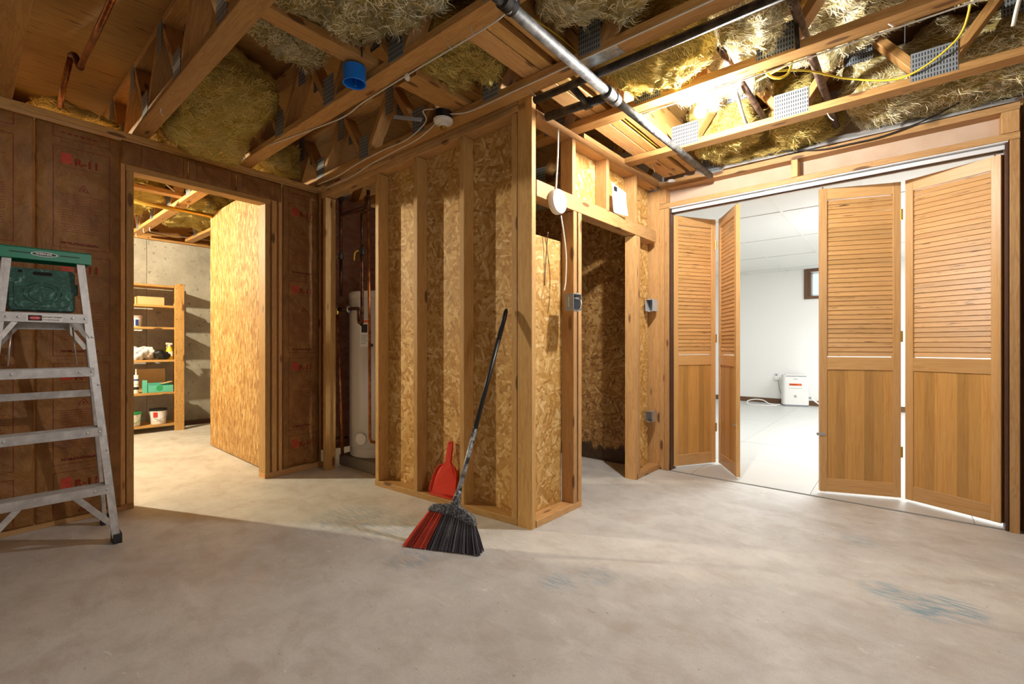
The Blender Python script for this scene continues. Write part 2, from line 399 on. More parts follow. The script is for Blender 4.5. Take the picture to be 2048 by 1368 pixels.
def text(name, body, size, m, mat, parent=None, bold=0):
    """flat lettering in the local XY plane of matrix m"""
    k = (body, size, bold)
    if k not in TXT:
        c = bpy.data.curves.new('t', 'FONT'); c.body = body; c.size = size; c.offset = bold; c.extrude = .0006; c.resolution_u = 2
        o = bpy.data.objects.new('t', c); COL.objects.link(o); dg = bpy.context.evaluated_depsgraph_get()
        TXT[k] = bpy.data.meshes.new_from_object(o.evaluated_get(dg)); bpy.data.objects.remove(o)
    return link(name, TXT[k].copy(), m, parent, mat)
def lump(name, x0, x1, y0, y1, z0, z1, mat, seed, label=None, amp=.05, parent=None, res=36, tuft=.05, slope=None, sag=.0, group=None):
    """fibrous block with a ragged, sagging underside"""
    bm = bmesh.new(); bmesh.ops.create_cube(bm, size=2)
    n = max(6, res // 2)
    bmesh.ops.subdivide_edges(bm, edges=bm.edges, cuts=n, use_grid_fill=True)
    cx, cy, cz = (x0 + x1) / 2, (y0 + y1) / 2, (z0 + z1) / 2; hx, hy, hz = (x1 - x0) / 2, (y1 - y0) / 2, (z1 - z0) / 2
    off = Vector((seed * 3.7, seed * 1.9, seed * 5.3))
    for v in bm.verts:
        c = v.co.copy(); r = (abs(c.x) ** 4 + abs(c.y) ** 4 + abs(c.z) ** 4) ** .25; c = c / r
        low = max(0.0, -c.z)
        p = Vector((c.x * hx, c.y * hy, c.z * hz)); q = p * 6 + off
        d = noise.fractal(q, 1.0, 2.0, 4) * amp * 1.1
        rid = (1 - abs(noise.noise(q * 1.2))) ** 3
        nn = c.normalized(); p += nn * (d - rid * amp * .6)
        tt = noise.noise(Vector((q.x * 4.1, q.y * 4.1, q.z)) + Vector((9, 9, 9))) + .35 * noise.noise(q * 9)
        if tt > .22: p.z -= (tt - .22) * tuft * 1.5 * (low + .1)
        p += nn * noise.noise(q * 7.5) * amp * .16
        p.z -= sag * (1 - c.x * c.x) * low
        if slope: p.z += slope * c.x * (low + .2)
        p.z = min(p.z, hz)
        v.co = p
    me = bpy.data.meshes.new('m'); bm.to_mesh(me); bm.free()
    for p in me.polygons: p.use_smooth = True
    o = tag(link(name, me, Matrix.Translation((cx, cy, cz)), parent, mat), label, 'insulation' if label else None, group)
    if label: fibres(o, me, seed, mat)
    return o
def fibres(o, me, seed, mat):
    rr = random.Random(seed); ps = [p for p in me.polygons if p.normal.z < .45]
    if not ps: return
    tot = sum(p.area for p in ps); N = int(min(5200, 9000 * tot)); vs, fs = [], []
    w = [p.area for p in ps]
    for p in rr.choices(ps, w, k=N):
        c = [me.vertices[i].co for i in p.vertices]; a, b = rr.random(), rr.random()
        q = c[0].lerp(c[1], a).lerp(c[-1].lerp(c[2], a) if len(c) > 3 else c[2], b); n = p.normal
        f = noise.noise(q * 4 + Vector((seed, 0, 0))) * 3 + rr.gauss(0, .5)
        d = Vector((math.cos(f), math.sin(f) * .8, -.35 + rr.gauss(0, .3))); d = (d - n * d.dot(n)).normalized()
        L = rr.uniform(.02, .065); sd = d.cross(n).normalized() * rr.uniform(.0006, .0016)
        bend = sd.normalized() * rr.gauss(0, .010); lift = n * rr.uniform(.002, .012); k = len(vs)
        vs += [q - sd, q + sd, q + d * L * .5 + lift + bend * .6 - sd, q + d * L * .5 + lift + bend * .6 + sd, q + d * L + lift * rr.uniform(-.2, 1.2) - bend]
        fs += [(k, k + 1, k + 3, k + 2), (k + 2, k + 3, k + 4)]
    link('loose_fibres', mesh(vs, fs, True), WM[o.name], o, mat + '_fibre')['kind'] = 'stuff'

# wall frames (metres; the camera stands at x=0, y=0, 1 m above the slab)
FK = Frame((-3.566, .130), (-3.654, 1.914), 1)      # kraft faced wall, a towards +y, b towards -x
FO = Frame((-1.522, 1.980), (-2.862, 1.897), -1)    # front of the closet, a towards -x, b towards +y
FC = Frame((-1.522, 1.980), (-1.487, 3.625), 1)     # side of the closet with its doorway, a towards +y, b towards -x
FB = Frame((-1.487, 3.625), (.489, 3.597), 1)       # bifold wall, a towards +x, b towards +y

# ================================================================== THE SETTING
ZT = 2.29            # underside of the floor trusses
SUB = 2.705          # underside of the plywood subfloor
fl = tag(sheet('floor', -7.4, 3.0, -3.0, 3.62, -.12, 0, 'floor_concrete'), kind='structure')
for v in fl.data.vertices: v.co += Vector((-7.4, -3.0, -.12))
fl.matrix_basis = Matrix.Identity(4); WM[fl.name] = Matrix.Identity(4)
# alcove and closet slab beyond the 3.62 line is the vinyl side of the bifold opening
tag(box('floor', -7.4, -1.49, 3.62, 3.75, -.12, 0, 'floor_concrete'), kind='structure')
# --- subfloor sheets
cl = root('ceiling', (-2, 0, SUB), kind='structure')
for i, x0 in enumerate([-7.3 + 2.44 * k for k in range(5)]):
    for j, y0 in enumerate([-2.9 + 1.22 * k for k in range(6)]):
        sheet('plywood_sheet', x0 + .002, x0 + 2.438, y0 + .002, min(y0 + 1.218, 4.3), SUB, SUB + .018, 'plywood', cl)

# --- kraft faced stud wall with the opening to the back room
wl = root('wall_left', FK.p(0, 0, 0), kind='structure')
a_min = -2.6
FK.box('bottom_plate', a_min, .552, 0, .089, 0, .038, 'stud_pine', wl)
FK.box('bottom_plate', 1.33, 1.80, 0, .089, 0, .038, 'stud_pine', wl)
FK.box('top_plate', a_min, 1.79, 0, .089, 2.214, 2.25, 'stud_pine', wl)
FK.box('top_plate', a_min, 1.79, 0, .089, 2.252, 2.289, 'yellow_pine', wl)
for a in (-2.3, -1.7, -1.09, -.48, .108):
    FK.box('stud', a, a + .038, .004, .089, .038, 2.214, 'stud_pine', wl)
FK.box('stud', .476, .512, .004, .089, .038, 2.214, 'stud_pine', wl)
FK.box('jack_stud', .516, .552, 0, .105, 0, 2.06, 'yellow_pine', wl)
FK.box('jack_stud', 1.333, 1.370, 0, .105, 0, 2.06, 'yellow_pine', wl)
FK.box('stud', 1.385, 1.421, .004, .089, .038, 2.214, 'stud_pine', wl)
FK.box('stud', 1.437, 1.463, .004, .089, .038, 2.214, 'stud_pine', wl)
FK.box('stud', 1.745, 1.783, .004, .089, .038, 2.214, 'stud_pine', wl)
FK.box('header_plate', .514, 1.372, 0, .105, 2.06, 2.096, 'yellow_pine', wl)
FK.box('header_plate', .552, 1.333, .02, .09, 2.098, 2.134, 'stud_pine', wl)

def crease(a, z, s):
    p = Vector((a * 5, z * 2.2, s * 7.1)); q = Vector((a * 2.5 + z * 3.2, z * 1.1, s * 3.3))
    r = 1 - abs(noise.noise(q * 2.0)); r2 = 1 - abs(noise.noise(q * 4.3 + Vector((3, 1, 4))))
    bot = max(0, 1 - z / .35) if s == 3 else 0
    return .006 * noise.fractal(p, 1, 2, 4) + .006 * r ** 5 + .004 * r2 ** 5 + bot * .03 * (1 - abs(noise.noise(Vector((a * 3, z * 14, 5))))) ** 3
def kraft_bay(a0, a1, z0, z1, s, prints=True, pa=None, dz=0.0, name='kraft_facing'):
    na = max(8, int((a1 - a0) / .012)); nz = max(6, int((z1 - z0) / .014))
    vs, fs = [], []
    yl = 1 if (FK.mat().col[1].xyz - FK.y).length < .1 else -1
    def b_of(a, z):
        e = min(a - a0, a1 - a) / .03; e = min(1, max(0, e))
        ez = min(1, max(0, min(z1 - z, z - z0) / .03 + .0))
        return -.002 - max(0, crease(a, z, s) + .004) * (.25 + .75 * e) * (.3 + .7 * ez)
    for j in range(nz + 1):
        for i in range(na + 1):
            a = a0 + (a1 - a0) * i / na; z = z0 + (z1 - z0) * j / nz
            vs.append((a, yl * b_of(a, z), z))
    for j in range(nz):
        for i in range(na):
            k = j * (na + 1) + i; fs.append((k, k + na + 1, k + na + 2, k + 1))
    o = link(name, mesh(vs, fs, True), FK.mat(0, 0, 0), wl, 'kraft_paper')
    so = o.modifiers.new('s', 'SOLIDIFY'); so.thickness = .0008; so.offset = 0
    if not prints: return o
    rr = random.Random(int(s * 10))
    def quads(rects, nm, mat, off=.0016):
        V, Fc = [], []
        for (x0, x1, y0, y1) in rects:
            nx = max(1, int((x1 - x0) / .015)); ny = max(1, int((y1 - y0) / .015))
            for i in range(nx):
                for j in range(ny):
                    k = len(V)
                    for (xx, yy) in ((0, 0), (1, 0), (1, 1), (0, 1)):
                        a = x0 + (x1 - x0) * (i + xx) / nx; z = y0 + (y1 - y0) * (j + yy) / ny
                        V.append((a, yl * (b_of(a, z) - off), z))
                    Fc.append((k, k + 3, k + 2, k + 1))
        if V: link(nm, mesh(V, Fc), FK.mat(0, 0, 0), o, mat)
    p0, p1 = pa; wd = p1 - p0; t = .0030
    zt = 2.108 + dz
    frames, logos, words = [], [], []
    def clip(r): return (r[0], r[1], max(r[2], z0 + .01), min(r[3], z1 - .01))
    tops = [zt + .61, zt, zt - .605, zt - 1.21, zt - 1.815]
    for top in tops:
        bot = top - .565
        frames += [(p0, p1, top - t, top), (p0, p1, bot, bot + t), (p0, p0 + t, bot, top), (p1 - t, p1, bot, top)]
        lx = p0 + wd * .13
        logos.append((lx, lx + wd * .19, top - .095, top - .035))
        frames.append((lx, p1 - wd * .12, top - .112, top - .110))
        # warning triangle
        cx = p0 + wd * .52; cz = top - .235
        for k in range(10):
            f = k / 10
            for sgn in (-1, 1):
                xx = cx + sgn * .021 * (1 - f); words.append((xx - .0013, xx + .0013, cz + .036 * f - .004, cz + .036 * (f + .1)))
        words.append((cx - .022, cx + .022, cz - .002, cz + .001)); words.append((cx - .005, cx + .005, cz + .004, cz + .015))
        # text lines broken into word lengths
        z = top - .262
        for ln in range(17):
            x = lx; end = p1 - wd * (.12 if ln % 6 != 5 else .3)
            if ln in (6, 12): frames.append((lx, p1 - wd * .12, z - .001, z + .001)); z -= .013; continue
            while x < end - .004:
                w_ = rr.uniform(.006, .018); words.append((x, min(x + w_, end), z - (.0035 if ln in (0, 7) else .0028), z)); x += w_ + .0028
            z -= .013
        for i2 in range(6):
            words.append((lx + i2 * wd * .11, lx + i2 * wd * .11 + wd * .08, bot + .026, bot + .034))
        words += [(lx + k * .012, lx + k * .012 + .006, bot - .022, bot - .018) for k in range(3)] + [(cx + .02, cx + .032, bot - .022, bot - .018)]
    ok = lambda L: [clip(r) for r in L if r[3] > z0 + .02 and r[2] < z1 - .02 and clip(r)[3] > clip(r)[2]]
    quads(ok(frames), 'printed_frame', 'print_brown'); quads(ok(logos), 'printed_logo', 'print_red'); quads(ok(words), 'printed_text', 'print_brown')
    for top in tops:
        if z0 + .1 < top - .09 and top < z1 + .03:
            lx = p0 + wd * .13 + wd * .23
            for body, size, x0, zb, nm, mt, bold in (('R-11', .056, lx, top - .094, 'printed_rating', 'print_red', .0016), ('3\u00bd" Fiber Glass Insulation', .0150, p0 + wd * .13, top - .545, 'printed_caption', 'print_brown', .0002)):
                to = text(nm, body, size, FK.mat(0, 0, 0), mt, o, bold)
                for v in to.data.vertices:
                    a = x0 + v.co.x; z = zb + v.co.y; v.co = (a, yl * (b_of(a, z) - .0022), z)
kraft_bay(-.50, .122, .03, 2.225, 1, True, (-.20, .048))
kraft_bay(.128, .488, .03, 2.225, 2, True, (.195, .437))
kraft_bay(.49, .835, 2.094, 2.235, 4, True, (.585, .81), .43)
kraft_bay(.837, 1.13, 2.094, 2.235, 6, True, (.88, 1.10), .43)
kraft_bay(1.132, 1.45, 2.094, 2.235, 7, True, (1.17, 1.40), .40)
kraft_bay(1.463, 1.756, .05, 2.235, 3, True, (1.503, 1.738))
for a0 in (-2.28, -1.68, -1.07): kraft_bay(a0, a0 + .56, .03, 2.225, 5, False)

# --- closet front: studs over OSB
wm = root('wall_middle', FO.p(0, 0, 0), kind='structure')
def slopeplate(name, a0, a1, b0, b1, zc, h, mat):
    sl = -.058
    return beam(name, FO.p(a0, (b0 + b1) / 2, zc + sl * a0), FO.p(a1, (b0 + b1) / 2, zc + sl * a1), b1 - b0, h, mat, wm)
slopeplate('top_plate', .04, 2.03, 0, .089, 2.313, .038, 'stud_pine')
slopeplate('top_plate', .10, 2.03, 0, .089, 2.353, .036, 'stud_pine')
FO.box('bottom_plate', .097, 1.345, 0, .089, 0, .038, 'yellow_pine', wm)
FO.box('corner_post', 0, .095, 0, .04, 0, 2.352, 'yellow_pine', wm)
for a in (.100, .492, .905, 1.306):
    FO.box('stud', a, a + .037, 0, .089, .038, 2.292 - .058 * (a + .04), 'yellow_pine', wm)
FO.box('stud', 1.968, 2.006, 0, .089, 0, 2.172, 'yellow_pine', wm)
for a0, a1 in ((.138, 1.322), (.045, .136)):
    os_ = FO.sheet('osb_sheet', a0, a1, .090, .101, .02, 2.30, 'osb', wm)
    for v in os_.data.vertices:
        if v.co.z > 1: v.co.z = 2.291 - .02 - .058 * (a0 + v.co.x) + .03

# --- closet side with the doorway
wc = root('wall_closet', FC.p(0, 0, 0), kind='structure')
FC.box('bottom_plate', .043, .494, 0, .089, 0, .038, 'stud_pine', wc)
FC.box('bottom_plate', 1.265, 1.645, 0, .089, 0, .038, 'stud_pine', wc)
FC.box('stud', .404, .441, 0, .089, .038, 1.812, 'stud_pine', wc)
FC.box('stud', .457, .494, 0, .089, .0385, 1.812, 'stud_pine', wc)
FC.box('stud', 1.227, 1.263, 0, .089, 0, 1.812, 'stud_pine', wc)
FC.box('stud', 1.266, 1.30, 0, .089, .038, 1.812, 'stud_pine', wc)
FC.box('header_beam', .043, 1.578, -.001, .05, 1.815, 1.906, 'stud_pine', wc)
FC.box('header_beam', .043, 1.578, .052, .089, 1.815, 1.855, 'stud_pine', wc)
for a in (.392, .80, 1.213): FC.box('cripple_stud', a, a + .036, 0, .089, 1.907, 2.248, 'stud_pine', wc)
FC.box('top_plate', .043, 1.60, 0, .089, 2.249, 2.289, 'stud_pine', wc)
FC.box('top_plate', .52, 1.64, 0, .089, 2.290, 2.324, 'stud_pine', wc)
FC.sheet('osb_sheet', .045, .40, .090, .101, .02, 1.637, 'osb', wc)
FC.sheet('osb_sheet', .43, 1.62, .090, .101, 1.91, 2.26, 'osb', wc)
FC.sheet('osb_sheet', 1.27, 1.62, .090, .101, .02, 1.908, 'osb', wc)
# closet lining seen through the doorway and the back of the heater alcove
wb = root('wall_back', (-3, 3.62, 0), kind='structure')
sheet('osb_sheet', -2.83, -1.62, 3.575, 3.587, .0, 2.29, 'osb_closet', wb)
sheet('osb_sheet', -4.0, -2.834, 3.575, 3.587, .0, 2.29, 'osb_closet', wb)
box('top_plate', -4.0, -1.62, 3.59, 3.68, 2.25, 2.289, 'stud_pine', wb)
for x in (-3.9, -3.5, -3.1, -2.7, -2.3, -1.9): box('stud', x, x + .038, 3.59, 3.68, 0, 2.249, 'stud_pine', wb)
box('drywall_sheet', -7.3, -1.5, 3.70, 3.713, 0, SUB, 'white_paint', wb)

# --- bifold wall
wr = root('wall_right', FB.p(0, 0, 0), kind='structure')
FB.box('stud', -.112, -.001, .0, .038, .0, 2.249, 'stud_pine', wr)
FB.box('stud', .0, .037, 0, .089, 0, 2.092, 'stud_pine', wr)
FB.box('stud', .039, .076, 0, .089, 0, 2.092, 'stud_pine', wr)
FB.box('cripple_stud', .0, .052, 0, .089, 2.134, 2.249, 'stud_pine', wr)
FB.box('cripple_stud', .922, .96, 0, .089, 2.134, 2.249, 'stud_pine', wr)
FB.box('cripple_stud', 1.905, 1.972, 0, .089, 2.134, 2.249, 'stud_pine', wr)
FB.box('header_plate', 0, 1.973, 0, .089, 2.095, 2.132, 'stud_pine', wr)
FB.box('top_plate', 0, 1.973, 0, .089, 2.251, 2.289, 'stud_pine', wr)
FB.box('stud', 1.936, 1.973, 0, .089, 0, 2.093, 'stud_pine', wr)
FB.box('stud', 1.99, 2.028, .01, .099, 0, 2.289, 'truss_pine', wr)
for a in (2.4, 2.8, 3.2, 3.6): FB.box('stud', a, a + .038, 0, .089, .038, 2.251, 'stud_pine', wr)
FB.box('bottom_plate', 2.03, 4.3, 0, .089, 0, .038, 'stud_pine', wr)
FB.box('top_plate', 2.03, 4.3, 0, .089, 2.251, 2.289, 'stud_pine', wr)
FB.box('drywall_sheet', .0, 1.974, .090, .103, 2.10, 2.62, 'drywall_back', wr)
FB.box('drywall_sheet', -.02, .066, .090, .103, 0, 2.099, 'drywall_back', wr)
FB.box('drywall_sheet', 1.942, 4.3, .100, .113, 0, 2.45, 'drywall_back', wr)
FB.box('jamb_board', .078, .088, .012, .11, 0, 2.094, 'dark_jamb', wr)
FB.box('jamb_board', 1.922, 1.934, .012, .11, 0, 2.094, 'dark_jamb', wr)

# --- back room shell
bw = root('wall_rear', (-6.9, 1.5, 0), kind='structure')
for i, (y0, y1) in enumerate(((-1.6, -.4), (-.398, 1.43), (1.432, 3.7))):
    s_ = box('concrete_bay', -7.15, -6.9, y0, y1, 0, 2.262, 'wall_concrete', bw, ch=.003)
box('sill_plate', -7.14, -6.88, -1.6, 3.7, 2.264, 2.289, 'truss_pine', bw)
box('rim_board', -7.14, -7.10, -1.6, 3.7, 2.30, SUB, 'truss_pine', bw)
box('concrete_bay', -7.1, -3.7, -1.85, -1.6, 0, 2.6, 'wall_concrete', bw)
box('sole_plate', -6.89, -6.80, 1.75, 3.5, 0, .045, 'dark_jamb', bw)
FR = Frame((-3.74, 1.500), (-5.246, 1.546), -1)      # OSB partition of the back room
wp = root('wall_partition', FR.p(0, 0, 0), kind='structure')
FR.sheet('osb_sheet', .0, 1.16, .045, .057, .012, 2.285, 'osb_long', wp)
FR.sheet('osb_sheet', 1.163, 1.50, .045, .057, .012, 2.285, 'osb_long', wp)
FR.box('stud', 0, .038, .058, .147, 0, 2.285, 'stud_pine', wp); FR.box('stud', 1.45, 1.488, .058, .147, 0, 2.285, 'stud_pine', wp)
FR.box('stud', .7, .738, .058, .147, 0, 2.285, 'stud_pine', wp)

# --- white room beyond the bifold doors
fw = root('floor_vinyl', (0, 5, 0), kind='structure')
yy = [3.635, 4.415, 5.2, 5.98, 6.76, 7.54, 8.32, 8.97]; xx = [-2.8 + .78 * k for k in range(9)]
sheet('sub_base', -3.2, 3.6, 3.63, 9.0, -.06, -.001, 'joint_grey', fw)
for j in range(len(yy) - 1):
    for i in range(len(xx) - 1):
        g = .006 if j == 1 else .0012
        box('vinyl_tile', xx[i] + .0012, xx[i + 1] - .0012, yy[j] + .0012, yy[j + 1] - g, -.001, .004, 'vinyl_tile', fw, ch=.0005)
cw = root('ceiling_white', (0, 5, 2.25), kind='structure')
for i in range(10):
    for j in range(5):
        x0 = -3.29 + .61 * i; y0 = 3.73 + 1.22 * j
        if x0 < 3.4: box('ceiling_tile', x0 + .005, x0 + .603, y0 + .006, min(y0 + 1.212, 9.0), 2.25, 2.264, 'ceiling_tile', cw)
for i in range(11): box('grid_rail', -3.29 + .61 * i - .010, -3.29 + .61 * i + .010, 3.72, 9.0, 2.244, 2.249, 'ceiling_tile', cw)
for j in range(5): box('grid_rail', -3.2, 3.4, 3.73 + 1.22 * j - .012, 3.73 + 1.22 * j + .012, 2.2435, 2.2485, 'ceiling_tile', cw)
ww = root('wall_far', (0, 8.97, 0), kind='structure')
wx0, wx1, wz0, wz1 = -1.17, -.45, 1.80, 2.20
for b in ((-3.3, wx0, 0, 2.3), (wx1, 3.6, 0, 2.3), (wx0, wx1, 0, wz0), (wx0, wx1, wz1, 2.3)):
    box('wall_board', b[0], b[1], 8.97, 9.08, b[2], b[3], 'white_paint', ww, ch=.0003)
tag(box('wall_side', -3.3, -3.2, 3.72, 9.0, 0, 2.3, 'white_paint'), kind='structure')
tag(box('wall_side', 3.5, 3.6, 3.72, 9.0, 0, 2.3, 'white_paint'), kind='structure')
tag(box('baseboard_far', -3.2, 3.5, 8.955, 8.97, .004, .085, 'brown_trim'), kind='structure')
wn = root('window_1', (wx0, 8.96, wz0), kind='structure')
box('window_frame', wx0 - .045, wx1 + .045, 8.945, 8.969, wz1, wz1 + .045, 'brown_trim', wn); box('window_frame', wx0 - .045, wx1 + .045, 8.945, 8.969, wz0 - .045, wz0, 'brown_trim', wn)
box('window_frame', wx0 - .045, wx0, 8.945, 8.969, wz0, wz1, 'brown_trim', wn); box('window_frame', wx1, wx1 + .045, 8.945, 8.969, wz0, wz1, 'brown_trim', wn)
box('window_reveal', wx0, wx0 + .045, 8.97, 9.08, wz0, wz1, 'brown_trim', wn); box('window_sash', wx0 + .045, wx0 + .07, 9.04, 9.07, wz0, wz1, 'white_plastic', wn)
box('window_sash', wx0 + .045, wx1, 9.04, 9.07, wz1 - .03, wz1, 'white_plastic', wn); box('window_sash', wx0 + .045, wx1, 9.04, 9.07, wz0, wz0 + .03, 'white_plastic', wn)
box('window_sash', wx0 + .33, wx0 + .36, 9.035, 9.065, wz0 + .03, wz1 - .03, 'white_plastic', wn)
box('pane', wx0 + .07, wx1, 9.05, 9.056, wz0 + .03, wz1 - .03, 'sky_pane', wn)

# --- bifold track
tr = root('trim_1', FB.p(1, .06, 2.08), kind='structure')
FB.box('track_channel', .09, 1.92, .028, .036, 2.058, 2.082, 'track_white', tr); FB.box('track_channel', .09, 1.92, .066, .074, 2.050, 2.082, 'brown_sheen', tr)
FB.box('track_web', .09, 1.92, .028, .074, 2.083, 2.088, 'zinc', tr); FB.box('corner_strip', .08, 1.93, .002, .024, 2.087, 2.094, 'track_white', tr)

# --- louvred bifold leaves
LEAF_Z0, LEAF_Z1 = .022, 2.045
def leaf(n, P, Q, wear):
    """P, Q: the two lower edge corners on the side facing the main room"""
    F = Frame(P, Q, 1); L = (Vector(Q) - Vector(P)).length; T = .030
    d = root('door_%d' % n, F.p(L / 2, 0, 0), kind='structure')
    st = .042
    for a in (0, L - st): F.box('stile', a, a + st, 0, T, LEAF_Z0, LEAF_Z1, 'door_pine', d)
    F.box('rail', st, L - st, .002, T - .002, LEAF_Z1 - .075, LEAF_Z1, 'door_pine', d)
    F.box('rail', st, L - st, .002, T - .002, .836, .920, 'door_pine', d)
    F.box('rail', st, L - st, .002, T - .002, LEAF_Z0, .112, 'door_pine', d)
    F.sheet('lower_panel', st, L - st, .009, .021, .112, .836, 'door_board_pine', d)
    N = 34; z0, z1 = .926, LEAF_Z1 - .079; pit = (z1 - z0) / N
    for k in range(N):
        if wear and k in wear: continue
        z = z0 + (k + .5) * pit
        tw = rnd.uniform(-.0012, .0012)
        c0 = F.p(st, T / 2, z + tw); c1 = F.p(L - st, T / 2, z - tw)
        up = (Vector((0, 0, 1)) * math.cos(R(13)) + F.y * math.sin(R(13)))
        beam('slat', c0, c1, .0055, .0322, 'slat_pine', d, up=up, ch=.001)
    return d, F, L
def px2(d, f, name, a0, a1, b0, b1, z0, z1, mat): f.box(name, a0, a1, b0, b1, z0, z1, mat, d)
d1, f1, L1 = leaf(1, (-1.393, 3.690), (-1.178, 4.050), ())
d2, f2, L2 = leaf(2, (-1.160, 4.058), (-.931, 3.690), ())
d3, f3, L3 = leaf(3, (-.411, 3.700), (.005, 3.868), ())
d4, f4, L4 = leaf(4, (.024, 3.858), (.424, 3.664), ())
for dd, f, L in ((d1, f1, L1), (d3, f3, L3)):
    for z in (.28, 1.02, 1.80): f.box('hinge', L - .004, L + .010, -.004, .012, z, z + .07, 'brass', dd)
for dd, f, a in ((d2, f2, L2 - .05), (d3, f3, -.02)):
    f.box('latch_plate', a, a + .05, -.004, 0.001, .395, .413, 'zinc', dd); f.box('pivot_pin', a + .02, a + .03, -.008, .0, .398, .408, 'zinc', dd)
for dd, f, a in ((d1, f1, .02), (d2, f2, L2 - .03), (d3, f3, .02), (d4, f4, L4 - .03)):
    lathe('pivot', [(.004, 0), (.004, .03)], f.p(a, .015, LEAF_Z1), 'zinc', dd, seg=10)

# ================================================================== FLOOR TRUSSES (things of their own, laid over the walls)
TR_PLATE = {}
def plate_mesh(w, h):
    k = (w, h)
    if k not in TR_PLATE:
        vs = [(x, y, z) for x in (-w / 2, w / 2) for y in (-.0008, .0008) for z in (-h / 2, h / 2)]
        me = mesh(vs, [(0, 1, 3, 2), (4, 6, 7, 5), (0, 4, 5, 1), (2, 3, 7, 6), (0, 2, 6, 4), (1, 5, 7, 3)]); fixn(me); TR_PLATE[k] = me
    return TR_PLATE[k]
def truss(yc, x0, x1, ph, label, skip=(), pw=.15, phh=.125):
    t = root('floor_truss', (x0, yc, ZT), label, 'floor truss', 'open web floor trusses overhead')
    wd = .088
    box('bottom_chord', x0, x1, yc - wd / 2, yc + wd / 2, ZT + .0005, ZT + .038, 'truss_pine', t)
    box('top_chord', x0, x1, yc - wd / 2, yc + wd / 2, SUB - .038, SUB - .0005, 'truss_pine', t)
    k = math.ceil((x0 + .1 - ph) / .6); xs = []
    while ph + .6 * k < x1 - .05: xs.append(ph + .6 * k); k += 1
    for xb in xs:
        for sg in (-1, 1):
            if (round(xb, 2), sg) in skip: continue
            xt = xb + sg * .27; xq = xb + sg * .035
            if xt > x1 or xt < x0: continue
            beam('web', (xq, yc, ZT + .040), (xt, yc, SUB - .040), wd - .004, .038, 'truss_pine', t, up=(0, 0, 1))
        for side in (-1, 1):
            y = yc + side * (wd / 2 + .001)
            link('nail_plate', plate_mesh(pw, phh), Matrix.Translation((xb, y, ZT + .012 + phh / 2)), t, 'nail_plate_steel')
            if xb + .3 < x1: link('nail_plate', plate_mesh(pw * .75, phh * 1.2), Matrix.Translation((xb + .3, y, SUB - .012 - phh * .6)), t, 'nail_plate_steel')
    return t
TL = ['floor truss nearest the ladder, at the left edge of the ceiling', 'floor truss between the copper pipe and the large yellow batt',
      'floor truss carrying the blue round box and passing over the kraft wall', 'floor truss just before the closet corner post, with a black pipe along it',
      'floor truss directly beside the lit bare bulb', 'floor truss nearest the bifold doors, with wide galvanised nail plates', 'floor truss lying over the bifold wall, half hidden by insulation']
XE = 2.3
truss(.130, -6.85, 1.2, -2.95, TL[0]); truss(.716, -6.85, 1.2, -2.68, TL[1], pw=.12)
truss(1.319, -6.85, XE, -2.96, TL[2], pw=.11, phh=.15); tD = truss(1.846, -6.85, XE, -2.86, TL[3], pw=.11, phh=.15)
truss(2.390, -6.85, XE, -2.83, TL[4]); truss(3.075, -6.85, XE, -2.875, TL[5], pw=.17, phh=.14)
truss(3.72, -6.85, XE, -2.9, TL[6])
# splice plate under the fourth truss
tag(box('splice_plate', -1.13, -.93, 1.808, 1.884, ZT - .002, ZT - .0004, 'galvanised', tD, ch=.0003))
# --- boards threaded through the trusses
tag(box('strongback_board', -2.0, -1.908, .35, 1.40, ZT + .040, ZT + .078, 'truss_pine'), 'flat pine board over the chords, torn insulation resting on it', 'board')
tag(box('strongback_board', -1.975, -1.825, 1.44, 1.90, ZT + .040, ZT + .078, 'truss_pine'), 'wide knotty board above the unlit lampholder', 'board')
tag(box('ceiling_plank', -1.440, -1.340, 1.36, 3.60, ZT + .040, ZT + .078, 'stud_pine'), 'mould-stained plank lying over the closet side wall', 'plank')
tag(box('ceiling_plank', -1.336, -1.272, 1.36, 3.60, ZT + .042, ZT + .080, 'yellow_pine'), 'narrow plank beside the mould-stained one', 'plank')
tag(box('ceiling_plank', -1.235, -1.197, 1.36, 3.60, ZT + .041, ZT + .30, 'yellow_pine'), 'deep plank on edge with yellow cables stapled along it', 'plank')
tag(box('strongback_board', -5.02, -4.93, .2, 1.40, ZT + .040, ZT + .078, 'truss_pine'), 'flat board above the back room, seen through the doorway', 'board')
# --- insulation batts
lump('insulation_batt', -3.62, -2.80, .775, 1.262, 2.33, 2.66, 'glass_wool', 1, 'smooth yellow batt bulging down over the doorway header', amp=.035, tuft=.01, slope=.12, sag=.06)
lump('insulation_batt', -2.0, -1.30, .775, 1.262, 2.345, 2.66, 'glass_wool_pale', 2, 'torn pale wool heap over the flat board, near the blue box', amp=.075, tuft=.07, res=72)
lump('insulation_batt', -2.34, -2.13, .80, 1.22, 2.42, 2.66, 'glass_wool_pale', 12, 'small torn wool scrap at the near end of the flat board', amp=.08, tuft=.09)
lump('insulation_batt', -1.86, -1.46, 1.375, 1.79, 2.36, 2.62, 'glass_wool', 3, 'yellow wool hanging between two trusses before the closet corner', amp=.05, tuft=.05, res=56)
lump('insulation_batt', -1.17, -.25, 1.375, 1.79, 2.335, 2.66, 'glass_wool_pale', 4, 'yellow wool with white torn edge above the steel drain pipe', amp=.05, tuft=.05, res=64)
lump('insulation_batt', -1.17, -.64, 1.945, 2.335, 2.31, 2.66, 'glass_wool', 5, 'large sagging yellow batt next to the lit bulb', amp=.03, tuft=.03, res=64, sag=.02)
lump('insulation_batt', -.62, -.36, 1.945, 2.33, 2.30, 2.66, 'glass_wool_pale', 15, 'pale torn end of the batt beside the yellow cable loop', amp=.035, tuft=.04, res=50)
